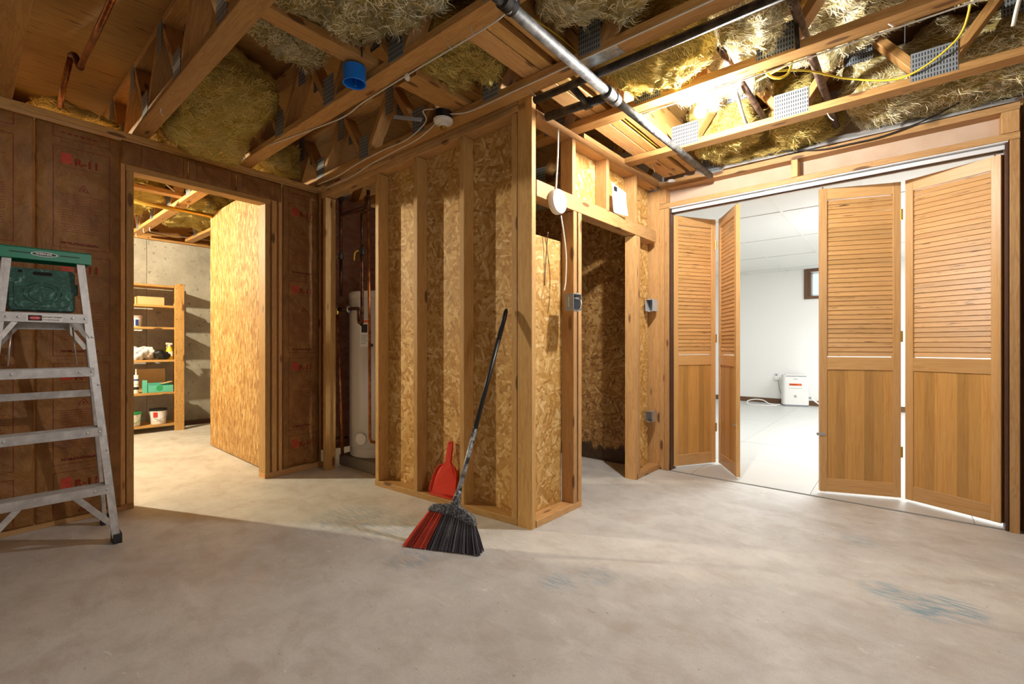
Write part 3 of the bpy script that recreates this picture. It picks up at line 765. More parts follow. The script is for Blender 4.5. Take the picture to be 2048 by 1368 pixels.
lump('insulation_batt', -1.12, -.55, 2.45, 3.0, 2.47, 2.68, 'glass_wool_pale', 6, 'crumpled wool and foil above the lit bulb', amp=.08, tuft=.04)
lump('insulation_batt', -.52, .05, 2.47, 3.0, 2.50, 2.69, 'glass_wool_pale', 7, 'pale wool behind the long yellow cable', amp=.07, tuft=.04)
lump('insulation_batt', .15, 1.5, 2.47, 3.0, 2.50, 2.69, 'glass_wool_pale', 8, 'pale wool at the right edge of the ceiling', amp=.07, tuft=.05)
lump('insulation_batt', -1.15, -.70, 3.15, 3.54, 2.325, 2.66, 'glass_wool', 9, 'brownish wool above the left bifold door', amp=.045, tuft=.04, res=50)
lump('insulation_batt', -.63, -.37, 3.15, 3.53, 2.315, 2.66, 'glass_wool', 10, 'yellow wool between two brown pipes above the doors', amp=.045, tuft=.04, res=50)
lump('insulation_batt', -.25, .68, 3.15, 3.56, 2.320, 2.66, 'glass_wool_pale', 11, 'long grey-yellow wool roll above the right bifold door', amp=.05, tuft=.04, res=72)
lump('insulation_batt', -1.12, -.28, 3.575, 3.665, 2.325, 2.62, 'glass_wool', 23, 'wool strip tucked over the plate behind the brown pipes', amp=.02, tuft=.02, res=50)
lump('insulation_batt', -.24, 1.2, 3.575, 3.665, 2.335, 2.62, 'glass_wool_pale', 24, 'wool strip tucked over the plate behind the black cable', amp=.02, tuft=.02, res=60)
lump('insulation_batt', .80, 1.8, 3.15, 3.54, 2.40, 2.66, 'glass_wool_pale', 21, 'wool behind the black cable at the far right', amp=.07, tuft=.05)
lump('insulation_batt', -4.5, -3.72, .22, .66, 2.32, 2.455, 'glass_wool', 13, 'low yellow wool behind the elbow of the copper pipe', amp=.04, tuft=.02)
lump('insulation_batt', -4.3, -3.68, 1.375, 1.80, 2.36, 2.62, 'glass_wool', 14, 'yellow wool above the corner of the kraft wall', amp=.05, tuft=.03)
lump('insulation_batt', -6.5, -5.2, 1.38, 1.95, 2.34, 2.62, 'glass_wool', 16, 'yellow wool at the back room ceiling, above the concrete wall', amp=.06, tuft=.05)
lump('insulation_batt', -6.4, -5.15, .78, 1.26, 2.34, 2.62, 'glass_wool', 17, 'yellow wool in the back room beside the shelf', amp=.06, tuft=.05)
lump('insulation_batt', -5.6, -4.5, -.4, .64, 2.42, 2.65, 'glass_wool_pale', 18, 'pale wool over the back room lamp', amp=.05, tuft=.05)
lump('insulation_batt', -4.9, -4.2, .78, 1.26, 2.38, 2.62, 'glass_wool_pale', 19, 'pale torn wool just inside the doorway ceiling', amp=.07, tuft=.06)
lump('insulation_batt', -3.6, -2.4, 2.5, 3.0, 2.36, 2.64, 'glass_wool', 20, 'dim yellow wool above the water heater pipes', amp=.06, tuft=.05)
tag(sheet('pink_insulation', -3.83, -3.76, 1.99, 3.56, .1, 2.28, 'glass_wool_pink'), 'pink wool wall behind the water heater', 'insulation')

# ================================================================== PIPES
def pipe(pts, r, mat, label, name='pipe', smooth=0, seg=14): return tube(name, pts, r, mat, None, seg, smooth, label, 'pipe')
dp = root('drain_pipe', (-1.085, .3, 2.235), 'long grey steel drain pipe crossing under the trusses to the bifold wall', 'pipe')
tube('pipe_run', [(-1.085, .3, 2.238), (-1.10, 2.02, 2.236)], .023, 'steel_pipe', dp, 18)
tube('pipe_run', [(-1.10, 2.14, 2.236), (-1.075, 3.56, 2.252)], .021, 'steel_pipe', dp, 18)
lathe('coupling', [(.026, 0), (.032, .004), (.032, .05), (.027, .054), (.027, .075), (.031, .079), (.031, .115), (.026, .12)], (-1.10, 2.02, 2.236), 'steel_pipe', dp, (0, 1, 0))
lathe('coupling', [(.026, 0), (.034, .004), (.034, .06), (.026, .064)], (-1.087, 1.24, 2.238), 'black_iron', dp, (0, 1, 0))
tube('strap', [(-1.13, 1.28, 2.30), (-1.118, 1.28, 2.236), (-1.087, 1.28, 2.204), (-1.055, 1.28, 2.236), (-1.045, 1.28, 2.30)], .003, 'galvanised', dp, 6, 5)
bp = root('gas_pipe', (-1.45, 1.93, 2.27), 'black iron pipe hugging the truss above the closet corner', 'pipe')
tube('pipe_run', [(-1.455, 1.918, 2.272), (2.2, 1.918, 2.272)], .019, 'black_iron', bp, 12)
tube('riser', [(-1.235, 1.93, 2.268), (-1.235, 2.085, 2.245)], .017, 'black_iron', bp, 12)
bp2 = root('gas_pipe', (-1.48, 2.085, 2.262), 'short black pipe from the closet to the drain pipe coupling', 'pipe')
tube('pipe_run', [(-1.50, 2.085, 2.262), (-1.125, 2.085, 2.245)], .022, 'black_iron', bp2, 14)
lathe('elbow_collar', [(.025, 0), (.029, .004), (.029, .04), (.025, .044)], (-1.26, 2.085, 2.25), 'black_iron', bp2, (1, 0, 0))
cp = root('copper_pipe', (-2.2, .40, 2.5), 'copper pipe slanting across the plywood at the left', 'pipe')
tube('pipe_run', [(-1.60, .435, 2.52), (-2.90, .425, 2.52), (-3.42, .42, 2.52)], .014, 'copper', cp, 12)
tube('elbow', [(-3.42, .42, 2.52), (-3.45, .42, 2.525), (-3.46, .41, 2.56), (-3.46, .40, 2.585), (-3.49, .39, 2.59)], .016, 'dark_copper', cp, 12, 4)
tube('pipe_run', [(-3.49, .39, 2.59), (-3.60, .37, 2.45), (-3.68, .365, 2.36)], .014, 'copper', cp, 12)
pipe([(-.355, 1.2, 2.40), (-.335, 2.2, 2.402), (-.31, 3.70, 2.40)], .0185, 'rusty_pipe', 'brown pipe passing over the trusses towards the right bifold leaves')
pipe([(-.65, 2.30, 2.40), (-.64, 3.68, 2.40)], .016, 'rusty_pipe', 'second brown pipe, left of the larger one, above the doors')
pipe([(-.62, 2.44, 2.36), (-.60, 2.52, 2.36), (-.66, 2.62, 2.35), (-.70, 2.84, 2.38), (-.72, 3.02, 2.37), (-.74, 3.3, 2.37)], .010, 'grey_conduit', 'bent grey plastic tube behind the bulb', 'conduit', 5)
pipe([(-5.15, .9, 2.262), (-5.165, 1.62, 2.262)], .020, 'brass', 'brown iron pipe under the back room ceiling')
tag(beam('pipe_hanger', (-1.905, 1.19, 2.33), (-1.905, 1.19, 2.60), .012, .003, 'rusty_pipe'), 'thin rusty hanger strap beside the torn wool', 'strap')
tag(beam('pipe_hanger', (-.345, 2.31, 2.43), (-.34, 2.335, 2.285), .018, .003, 'black_iron'), 'dark strap holding the brown pipe over the bulb truss', 'strap')

# ================================================================== CABLES
def cable(pts, mat, label, r=.0038, name='cable', smooth=6): return tube(name, pts, r, mat, None, 6, smooth, label, 'cable')
cable([(-3.50, 1.80, 2.26), (-3.2, 1.80, 2.255), (-2.9, 1.785, 2.27), (-2.62, 1.79, 2.285), (-2.35, 1.79, 2.284), (-2.14, 1.76, 2.315), (-2.09, 1.70, 2.34), (-2.02, 1.72, 2.335)], 'white_cable', 'upper white cable swinging to the unlit lampholder')
cable([(-3.52, 1.86, 2.245), (-3.1, 1.83, 2.225), (-2.8, 1.81, 2.24), (-2.5, 1.80, 2.250), (-2.25, 1.79, 2.255), (-2.06, 1.775, 2.29)], 'white_cable', 'lower white cable swinging to the unlit lampholder')
cable([(-1.94, 1.77, 2.30), (-1.80, 1.79, 2.278), (-1.5, 1.80, 2.285), (-1.2, 1.80, 2.285), (-.6, 1.802, 2.286), (.3, 1.80, 2.286), (2.0, 1.80, 2.286)], 'white_cable', 'white cable stapled along the truss, right of the lampholder')
cable([(-3.1, 1.275, 2.285), (-2.6, 1.36, 2.284), (-2.35, 1.37, 2.27), (-2.15, 1.37, 2.286), (-1.7, 1.366, 2.285), (-1.25, 1.366, 2.285), (-1.14, 1.34, 2.285)], 'white_cable', 'white cable following the edge of the truss with the blue box')
cable([(-1.10, 2.435, 2.284), (-.6, 2.437, 2.284), (.2, 2.436, 2.284), (1.5, 2.437, 2.284)], 'white_cable', 'white cable along the truss beside the lit bulb')
cable([(-1.17, 1.36, 2.32), (-1.19, 1.44, 2.33), (-1.188, 1.6, 2.345), (-1.189, 1.78, 2.35), (-1.19, 1.95, 2.36)], 'yellow_cable', 'yellow cable nearest the steel pipe, before the closet corner')
cable([(-1.18, 1.37, 2.33), (-1.19, 1.5, 2.37), (-1.189, 1.7, 2.40), (-1.19, 1.9, 2.41)], 'yellow_cable', 'second yellow cable, a hand above the first')
cable([(-1.254, 2.44, 2.336), (-1.254, 2.75, 2.337), (-1.254, 3.03, 2.34), (-1.254, 3.4, 2.36)], 'yellow_cable', 'yellow cable resting along the closet planks')
cable([(-1.246, 2.44, 2.345), (-1.244, 2.8, 2.346), (-1.247, 3.2, 2.35), (-1.244, 3.5, 2.37)], 'yellow_cable', 'second yellow cable beside the one on the closet planks')
cable([(-.56, 2.45, 2.34), (-.30, 2.46, 2.33), (-.56, 2.6, 2.34)], 'yellow_cable', 'short yellow cable end at the bulb truss', .005)
cable([(-.55, 2.50, 2.335), (-.37, 2.70, 2.37), (-.22, 2.95, 2.385), (-.05, 3.015, 2.341), (.05, 3.01, 2.337), (.157, 3.0, 2.39), (.223, 2.97, 2.455), (.25, 2.90, 2.58)], 'yellow_cable', 'long yellow cable drooping across the wide nail plate', .0052)
cable([(-.50, 2.44, 2.36), (-.485, 2.46, 2.29), (-.44, 2.47, 2.255), (-.395, 2.47, 2.265), (-.375, 2.45, 2.33)], 'yellow_cable', 'yellow cable loop hanging under the bulb truss', .006)
cable([(-.48, 1.94, 2.66), (-.45, 2.06, 2.60), (-.42, 2.25, 2.44)], 'yellow_cable', 'thick yellow cable against the orange plywood', .009)
cable([(-.70, 3.60, 2.32), (-.588, 3.60, 2.318), (-.40, 3.59, 2.27), (-.243, 3.585, 2.262), (-.059, 3.585, 2.266), (.184, 3.585, 2.325), (.50, 3.58, 2.475), (.75, 3.56, 2.60)], 'black_cable', 'black cable sagging in front of the plastic sheet over the doors', .0045)
cable([(.44, 2.62, 2.68), (.40, 2.92, 2.52), (.385, 3.01, 2.42)], 'white_cable', 'thick white hose hanging at the right edge', .008, 'hose')
cable([(.60, 2.8, 2.62), (.52, 2.92, 2.50), (.43, 3.01, 2.42)], 'white_cable', 'second white hose, right of the thick one', .008, 'hose')
cable([(.40, 3.14, 2.44), (.405, 3.3, 2.38), (.40, 3.42, 2.33)], 'white_cable', 'white hose end dropping behind the last truss', .007, 'hose')
cable([(-1.46, 3.10, 2.40), (-1.40, 3.22, 2.35), (-1.415, 3.36, 2.30)], 'white_cable', 'thin white wire above the closet header', .003)
cable([(-1.465, 2.62, 2.39), (-1.41, 2.74, 2.35), (-1.37, 2.88, 2.338)], 'white_cable', 'white wire crossing over the closet top plate', .0035)
cable([(-4.9, 1.15, 2.40), (-5.0, 1.33, 2.30), (-5.12, 1.36, 2.285)], 'white_cable', 'white cable hanging at the back room pipe', .006)
cable([(-5.17, 1.52, 2.28), (-5.05, 1.50, 2.26), (-4.8, 1.46, 2.31)], 'black_cable', 'dark cable sagging in front of the back room partition', .003)
cable([(-6.75, .9, 2.36), (-6.70, 1.5, 2.32), (-6.72, 2.1, 2.33)], 'grey_conduit', 'grey cable above the concrete wall', .004)
# staples' loose paper scraps and cable ties that hang from the chords
for i, (x, y, z) in enumerate(((-3.08, .70, 2.29), (-1.33, 1.325, 2.29), (-1.47, 1.325, 2.29), (-1.42, 1.84, 2.29), (-.31, 3.1, 2.29), (-.05, 2.40, 2.325), (-6.3, 1.33, 2.29), (-6.42, 1.30, 2.29), (-6.75, 1.3, 2.29))):
    tube('cable_tie', [(x, y, z), (x + .012, y - .004, z - .03), (x + .03, y, z - .05)], .0028, 'porcelain', None, 5, 4,
         ['white tie on the truss over the doorway', 'white paper curl on the truss, near the steel pipe', 'white paper curl left of the blotted knot', 'white tie hanging over the closet corner post',
          'white tie under the truss by the brown pipe', 'white tie standing off the bulb truss', 'white tie in the back room ceiling', 'second white tie in the back room ceiling', 'white tie above the concrete wall'][i], 'tie')
tag(lathe('tape_blob', [(.003, -.012), (.014, -.006), (.02, .004), (.012, .012), (.002, .014)], (-1.80, 1.365, 2.276), 'porcelain', None, (.3, 1, .4), 9), 'crumpled white tape on the truss behind the blue box', 'tape')
tag(beam('plastic_strip', (-2.37, 1.70, 2.395), (-2.14, 1.73, 2.315), .004, .022, 'grey_conduit'), 'grey-white plastic strip slanting beside the lampholder cables', 'strip')

# ================================================================== LAMPS AND BOXES OVERHEAD
def lampholder(loc, label, bulb=None, tilt=(0, 0, 1)):
    r = root('lampholder', loc, label, 'lamp'); x, y, z = loc
    lathe('junction_box', [(.046, 0), (.05, .003), (.05, .045), (.046, .048)], (x, y, z + .010), 'black_plastic', r, (0, 0, 1), 8, False)
    lathe('base', [(.020, -.030), (.024, -.026), (.024, -.016), (.050, -.010), (.056, -.002), (.056, .008), (.05, .0098)], (x, y, z), 'porcelain', r)
    if bulb:
        lathe('socket', [(.014, -.05), (.016, -.045), (.016, -.03)], (x, y, z), 'porcelain', r)
        lathe('bulb', [(.002, -.122), (.014, -.119), (.024, -.111), (.0295, -.098), (.030, -.086), (.026, -.072), (.018, -.060), (.013, -.050)], (x, y, z), bulb, r, seg=20)
    else:
        lathe('socket', [(.012, -.046), (.017, -.046), (.018, -.03)], (x, y, z), 'brass', r)
    return r
lampholder((-.805, 2.500, 2.318), 'lit bare bulb in a white porcelain holder by the truss', 'bulb_glow')
tag(box('mounting_block', -.86, -.75, 2.437, 2.55, 2.377, 2.41, 'truss_pine'), 'wood block over the lit bulb holder', 'block')
lampholder((-5.424, .069 - .15, 2.286), 'lit bare bulb in the back room', 'bulb_glow_warm')
lampholder((-2.000, 1.772, 2.278), 'unlit white lampholder on a black box by the closet front')
bb = root('round_box', (-2.0, 1.2, 2.25), 'bright blue round plastic box under the truss', 'junction box')
lathe('box_wall', [(.001, .056), (.046, .056), (.047, 0), (.052, 0), (.052, .075), (.001, .075)], (-1.99, 1.205, 2.245), 'blue_plastic', bb)
tube('rim', [(-1.99 + .0515 * math.cos(k * math.pi / 14), 1.205 + .0515 * math.sin(k * math.pi / 14), 2.245) for k in range(29)], .0035, 'blue_plastic', bb, 6)
lathe('screw_post', [(.006, .0), (.006, .05)], (-2.015, 1.225, 2.250), 'blue_plastic', bb, seg=10)
tag(lathe('foam_scrap', [(.004, 0), (.034, .003), (.040, .014), (.030, .028), (.006, .031)], (-1.405, 3.655, 2.290), 'porcelain', None, (.1, .1, 1), 7), 'small white foam scrap on the top plate at the closet corner', 'foam')
# polythene over the header
def film_sheet():
    n, m_ = 70, 10; vs, fs = [], []
    for i in range(n + 1):
        for j in range(m_ + 1):
            x = -1.0 + 1.48 * i / n; t = j / m_
            q = Vector((x * 6, t * 3, 1.3))
            vs.append((x + .02 * noise.noise(q * 2), 3.612 + .035 * t + .010 * noise.noise(q) + .006, 2.300 + t * (.045 + .030 * noise.noise(Vector((x * 3, 7, 1)))) + .020 * t * abs(noise.fractal(q * 1.5, 1, 2, 3))))
    for i in range(n):
        for j in range(m_):
            k = i * (m_ + 1) + j; fs.append((k, k + 1, k + m_ + 2, k + m_ + 1))
    o = link('plastic_sheet', mesh(vs, fs, True), Matrix.Identity(4), None, 'poly_film')
    so = o.modifiers.new('s', 'SOLIDIFY'); so.thickness = .001
    tag(o, 'crumpled clear plastic sheet lying on the plate over the bifold doors', 'plastic sheet')
film_sheet()
sm = root('smoke_detector', FC.p(.213, 0, 1.818), 'round white smoke detector on the closet header', 'detector')
c_ = FC.p(.213, 0, 1.818); ax = -FC.y
lathe('mounting_base', [(.070, .001), (.071, .008), (.070, .014)], c_, 'ivory', sm, ax, 40)
lathe('housing', [(.066, .015), (.071, .017), (.071, .028), (.066, .036), (.052, .040), (.020, .041)], c_, 'white_plastic', sm, ax, 40)
for k in range(10): 
    a = 2 * math.pi * k / 10; u = FC.x * math.cos(a) + Vector((0, 0, 1)) * math.sin(a); v = FC.x * -math.sin(a) + Vector((0, 0, 1)) * math.cos(a)
    cc = c_ + ax * .0385 + u * .058; beam('vent_slot', cc - v * .010, cc + v * .010, .0022, .0016, 'grey_plastic', sm, up=tuple(ax))
lathe('test_button', [(.010, .041), (.010, .043), (.008, .044)], c_ - FC.x * .02, 'ivory', sm, ax, 20)
tube('cable', [FC.p(.235, -.006, 2.245), FC.p(.232, -.006, 2.10), FC.p(.215, -.006, 1.92), FC.p(.21, -.008, 1.895)], .0055, 'white_cable', None, 8, 5, 'white cable dropping from the top plate to the smoke detector', 'cable')
tube('cable', [FC.p(.262, -.006, 1.752), FC.p(.29, -.007, 1.65), FC.p(.315, -.006, 1.52), FC.p(.31, -.006, 1.38), FC.p(.295, -.006, 1.318)], .0045, 'white_cable', None, 8, 5, 'white cable from the smoke detector down to the switch box', 'cable')
tube('cable', [FC.p(.225, .06, 1.66), FC.p(.232, .08, 1.5), FC.p(.225, .085, 1.35)], .003, 'rusty_pipe', None, 6, 5, 'thin brown cable down the narrow OSB strip', 'cable')

def open_box(name, o, ux, uy, uz, w, d, h, mat, label, wires=None):
    """open device box: o = back-centre, ux = width, uy = towards the opening, uz = up"""
    r = root(name, o, label, 'electrical box'); t = .003
    def bb_(nm, a0, a1, b0, b1, c0, c1, mt=mat):
        m = Matrix((ux, uy, uz)).transposed().to_4x4(); m.translation = o
        return multi(nm, [(a0, a1, b0, b1, c0, c1)], m, mt, r)
    bb_('box_back', -w / 2, w / 2, 0, t, -h / 2, h / 2)
    bb_('box_side', -w / 2, -w / 2 + t, t, d, -h / 2, h / 2); bb_('box_side', w / 2 - t, w / 2, t, d, -h / 2, h / 2)
    bb_('box_side', -w / 2 + t, w / 2 - t, t, d, h / 2 - t, h / 2); bb_('box_side', -w / 2 + t, w / 2 - t, t, d, -h / 2, -h / 2 + t)
    bb_('screw_ear', -.008, .008, d - .004, d, h / 2, h / 2 + .006); bb_('screw_ear', -.008, .008, d - .004, d, -h / 2 - .006, -h / 2)
    bb_('ridge', -w / 2 - .0015, -w / 2, d * .45, d * .5, -h * .3, h * .3, 'white_plastic')
    if wires:
        for k in range(3):
            ps = [o + uy * .01 + uz * (h * .3), o + uy * (d + .012 + .004 * k) + uz * (h * .3 - .01 * k) + ux * (.006 * k - .006), o + uy * (d + .02) - uz * (.02 + .012 * k) + ux * (.01 - .008 * k), o + uy * (d + .004) - uz * (h * .34) + ux * .004 * k]
            tube('wire', ps, .0025, 'white_cable' if k else 'black_cable', r, 6, 6)
    return r
X3, Z3 = FC.x, Vector((0, 0, 1))
open_box('switch_box', FC.p(.350, -.001, 1.252), X3, -FC.y, Z3, .085, .062, .098, 'grey_plastic', 'grey switch box with loose wires, on the stud beside the closet door', True)
open_box('switch_box', FC.p(1.60, .03, 1.315), -FC.y, -FC.x, Z3, .062, .085, .092, 'grey_conduit', 'grey switch box on the stud by the bifold wall')
open_box('outlet_box', FC.p(1.60, .035, .432), -FC.y, -FC.x, Z3, .060, .075, .082, 'zinc', 'galvanised outlet box low on the stud by the bifold wall')
# pinned paper
pp = root('paper_note', FC.p(.95, -.001, 2.0), 'curled sheet of printed paper pinned between closet cripple studs', 'paper')
def paper():
    n = 12; vs, fs = [], []
    for i in range(n + 1):
        for j in range(n + 1):
            u, v = i / n, j / n
            a = .862 + .165 * u + .02 * v * u + .008 * (1 - v); z = 2.118 - .205 * (1 - v) if 0 else 1.905 + .205 * v - .035 * u * v * v + .0 * u
            b = -.004 - .030 * (1 - v) ** 2 * (abs(u - .3)) - .012 * u * u
            p = FC.p(a, b, z); vs.append(p - FC.p(.95, -.001, 2.0))
    for i in range(n):
        for j in range(n):
            k = i * (n + 1) + j; fs.append((k, k + 1, k + n + 2, k + n + 1))
    o = link('sheet', mesh(vs, fs, True), Matrix.Translation(FC.p(.95, -.001, 2.0)), pp, 'paper_white')
    so = o.modifiers.new('s', 'SOLIDIFY'); so.thickness = .0006
paper()
FC.box('header_block', .885, .925, -.010, -.0085, 2.055, 2.085, 'print_black', pp, ch=.0003)
for k in range(7): FC.box('printed_line', .885 + (.03 if k == 4 else 0), (.98 if k % 2 else .96), -.0165, -.0155, 2.03 - k * .013, 2.032 - k * .013, 'grey_plastic', pp, ch=.0003)

# ================================================================== STEPLADDER
def extr(name, poly, m, depth, mat, parent=None, smooth=False):
    """outline in local XY extruded along local Z (0..depth)"""
    n = len(poly); vs = [(x, y, 0) for x, y in poly] + [(x, y, depth) for x, y in poly]
    fs = [tuple(reversed(range(n))), tuple(range(n, 2 * n))] + [(i, (i + 1) % n, (i + 1) % n + n, i + n) for i in range(n)]
    me = mesh(vs, fs); fixn(me); return link(name, me, m, parent, mat)
def frame_m(o, x, y):
    x = Vector(x).normalized(); y = (Vector(y) - x * x.dot(Vector(y))).normalized(); z = x.cross(y)
    m = Matrix((x, y, z)).transposed().to_4x4(); m.translation = o; return m
ld = root('stepladder', (-3.2, .26, 0), 'aluminium stepladder with a green top cap against the kraft wall', 'ladder')
def lx(z): return -3.055 - .135 * z / 1.41          # front rails lean back towards the wall
def ly(z, s): return .262 + s * (.248 - .118 * z / 1.41)
def rxr(z): return -3.405 + .155 * z / 1.38         # rear rails
def ryr(z, s): return .262 + s * (.256 - .122 * z / 1.41)
for s in (-1, 1):
    f0, f1 = Vector((lx(.03), ly(.03, s), .03)), Vector((lx(1.42), ly(1.42, s), 1.42))
    beam('front_rail', f0, f1, .024, .062, 'aluminium', ld, up=(1, 0, .1))
    beam('rail_flange', f0 + Vector((.030, -s * .010, 0)), f1 + Vector((.030, -s * .010, 0)), .020, .003, 'aluminium', ld, up=(1, 0, .1))
    g0, g1 = Vector((rxr(.03), ryr(.03, s), .03)), Vector((rxr(1.38), ryr(1.38, s), 1.38))
    beam('rear_rail', g0, g1, .018, .034, 'aluminium', ld, up=(1, 0, -.1))
    for nm, P_ in (('front_foot', Vector((lx(0), ly(0, s), 0))), ('rear_foot', Vector((rxr(0), ryr(0, s), 0)))):
        w = .038 if nm[0] == 'f' else .026
        extr(nm, [(-w, 0), (w, 0), (w * 1.0, .012), (w * .88, .046), (-w * .88, .052), (-w, .012)], frame_m(P_ + Vector((0, .016, .0)), (1, 0, 0), (0, 0, 1)), .034, 'black_plastic', ld)
for i, z in enumerate((.296, .585, .885, 1.150)):
    x = lx(z); y0, y1 = ly(z, -1) + .010, ly(z, 1) - .010
    st = beam('step', (x - .004, y0, z), (x - .004, y1, z), .085, .004, 'aluminium', ld)
    beam('step_lip', (x + .037, y0 - .006, z - .021), (x + .037, y1 + .006, z - .021), .004, .042, 'aluminium', st); beam('step_lip', (x - .045, y0, z - .014), (x - .045, y1, z - .014), .003, .028, 'aluminium', st)
    for k in range(4): beam('step_rib', (x - .035 + .02 * k, y0, z + .003), (x - .035 + .02 * k, y1, z + .003), .004, .002, 'aluminium', st)
    for yy in (y0 + .05, y1 - .05, y0 + .012, y1 - .004): lathe('rivet', [(.006, 0), (.005, .003), (.002, .004)], (x + .039, yy, z - .02), 'zinc', st, (1, 0, 0), 10)
for z in (.745, 1.095):
    beam('rear_bar', (rxr(z) + .01, ryr(z, -1), z), (rxr(z) + .01, ryr(z, 1), z), .003, .036, 'aluminium', ld)
for s in (-1, 1):
    # corner braces
    a = Vector((lx(.296) + .030, ly(.296, s) - s * .13, .262)); b = Vector((lx(.10) + .028, ly(.09, s) - s * .012, .095))
    beam('brace', a, b, .004, .026, 'aluminium', ld, up=(0, 0, 1)); beam('brace', a + Vector((-.02, 0, .006)), b + Vector((-.02, 0, .006)), .016, .004, 'aluminium', ld, up=(1, 0, 0))
    a = Vector((lx(1.15) + .030, ly(1.15, s) - s * .055, 1.118)); b = Vector((lx(1.04) + .030, ly(1.04, s) - s * .012, 1.03))
    beam('brace', a, b, .004, .020, 'aluminium', ld, up=(0, 0, 1))
    a = Vector((rxr(1.095) + .014, ryr(1.095, s) - s * .075, 1.095)); b = Vector((rxr(.97) + .014, ryr(.97, s) - s * .012, .98))
    beam('brace', a, b, .004, .022, 'aluminium', ld)
    tube('spreader', [(rxr(1.09) + .03, ryr(1.09, s) - s * .055, 1.09), (rxr(1.0) + .06, ryr(1.0, s) - s * .05, .90)], .004, 'zinc', ld, 6)
    for z in (1.04, .80, .47): lathe('rivet', [(.006, 0), (.005, .003), (.002, .004)], (lx(z) + .032, ly(z, s) + s * .004, z), 'zinc', ld, (1, 0, 0), 10)
# top cap: hollow moulded tray
tx = lx(1.44)
capm = frame_m(Vector((tx - .085, .262 - .160, 1.408)), (1, 0, 0), (0, 0, 1))
cap = box('top_cap', tx - .10, tx + .048, .262 - .158, .262 + .158, 1.445, 1.462, 'green_plastic', ld, ch=.005)
box('cap_skirt', tx + .040, tx + .049, .262 - .158, .262 + .158, 1.405, 1.458, 'green_plastic', cap, ch=.002)
box('cap_skirt', tx - .101, tx - .092, .262 - .158, .262 + .158, 1.405, 1.458, 'green_plastic', cap, ch=.002)
for s in (-1, 1): box('cap_end', tx - .10, tx + .048, .262 + s * .158 - .006, .262 + s * .158 + .006, 1.405, 1.455, 'green_plastic', cap, ch=.002)
for s in (-1, 1): box('cap_slot', tx + .0485, tx + .0500, .262 + s * .085 - .034, .262 + s * .085 + .034, 1.432, 1.4375, 'dark_green', cap, ch=.0004)
def ring(rx, ry, n=36): return [(rx * math.cos(2 * math.pi * k / n), ry * math.sin(2 * math.pi * k / n)) for k in range(n)]
em = frame_m(Vector((tx + .0494, .258, 1.434)), (0, 1, 0), (0, 0, 1))
extr('badge', ring(.046, .0115), em, .0008, 'white_plastic', cap)
em2 = em.copy(); em2.translation += Vector((.0008, 0, 0)); extr('badge_field', ring(.042, .0090), em2, .0004, 'dark_green', cap)
em3 = em.copy(); em3.translation += Vector((.0016, -.0295, -.0042)); text('badge_lettering', 'WERNER', .0138, em3, 'white_plastic', cap, .0002)
# caution sticker on the top step lip
sx = lx(1.15) + .0395
stk = box('warning_sticker', sx, sx + .0008, .262 - .066, .262 + .066 - .01, 1.112, 1.1445, 'white_plastic', ld, ch=.0002)
box('sticker_field', sx + .0008, sx + .0012, .262 - .060, .262 - .014, 1.115, 1.141, 'print_black', stk, ch=.0001)
em4 = frame_m(Vector((sx + .0012, .225, 1.128)), (0, 1, 0), (0, 0, 1)); extr('danger_oval', ring(.020, .0085), em4, .0004, 'paint_label_red', stk)
e5 = em4.copy(); e5.translation = Vector((sx + .0016, .2105, 1.1255)); text('danger_word', 'DANGER', .0072, e5, 'white_plastic', stk, .0001)
e5 = em4.copy(); e5.translation = Vector((sx + .0010, .2500, 1.1300)); text('sticker_text', 'DO NOT STAND', .0088, e5, 'print_black', stk, .0002)
e5 = em4.copy(); e5.translation = Vector((sx + .0010, .2500, 1.1185)); text('sticker_text', 'AT OR ABOVE THIS LEVEL', .0050, e5, 'print_black', stk, .0001)

# green tool case standing on the top step
tc = root('tool_case', (-3.2, .255, 1.154), 'dusty dark green plastic tool case standing on the top step of the ladder', 'case')
cx = lx(1.15) - .012
def rr_poly(w, h, r, n=5):
    out = []
    for (sx_, sy_, a0) in ((1, 1, 0), (-1, 1, 90), (-1, -1, 180), (1, -1, 270)):
        for k in range(n + 1):
            a = R(a0 + 90 * k / n); out.append((sx_ * (w / 2 - r) + r * math.cos(a), sy_ * (h / 2 - r) + r * math.sin(a)))
    return out
cm = frame_m(Vector((cx - .020, .255, 1.157 + .108)), (0, 1, 0), (-.10, 0, 1))
def sub(m, x, y, z): return m @ Matrix.Translation((x, y, z))
bod = extr('case_shell', rr_poly(.232, .208, .018), sub(cm, 0, 0, -.016), .020, 'dusty_green_plastic', tc)
extr('case_shell', rr_poly(.224, .200, .018), sub(cm, 0, 0, .006), .014, 'dusty_green_plastic', tc)
extr('raised_panel', rr_poly(.190, .135, .022), sub(cm, 0, -.020, .0195), .004, 'dusty_green_plastic', tc)
for r_ in (.052, .038):
    pts = [cm @ Vector((r_ * 1.25 * math.cos(2 * math.pi * k / 28), -.020 + r_ * math.sin(2 * math.pi * k / 28), .0236)) for k in range(29)]
    tube('embossed_ring', pts, .0022, 'dusty_green_plastic', tc, 6)
extr('handle_slot', rr_poly(.068, .017, .0082), sub(cm, .0, .078, .0195), .0012, 'dark_void', tc)
extr('hook_hole', rr_poly(.016, .013, .006), sub(cm, -.075, .084, .0195), .0012, 'dark_void', tc)
for s in (-1, 1): extr('latch', rr_poly(.014, .055, .004), sub(cm, s * .119, -.02 + .03 * s, -.006), .016, 'dusty_green_plastic', tc)

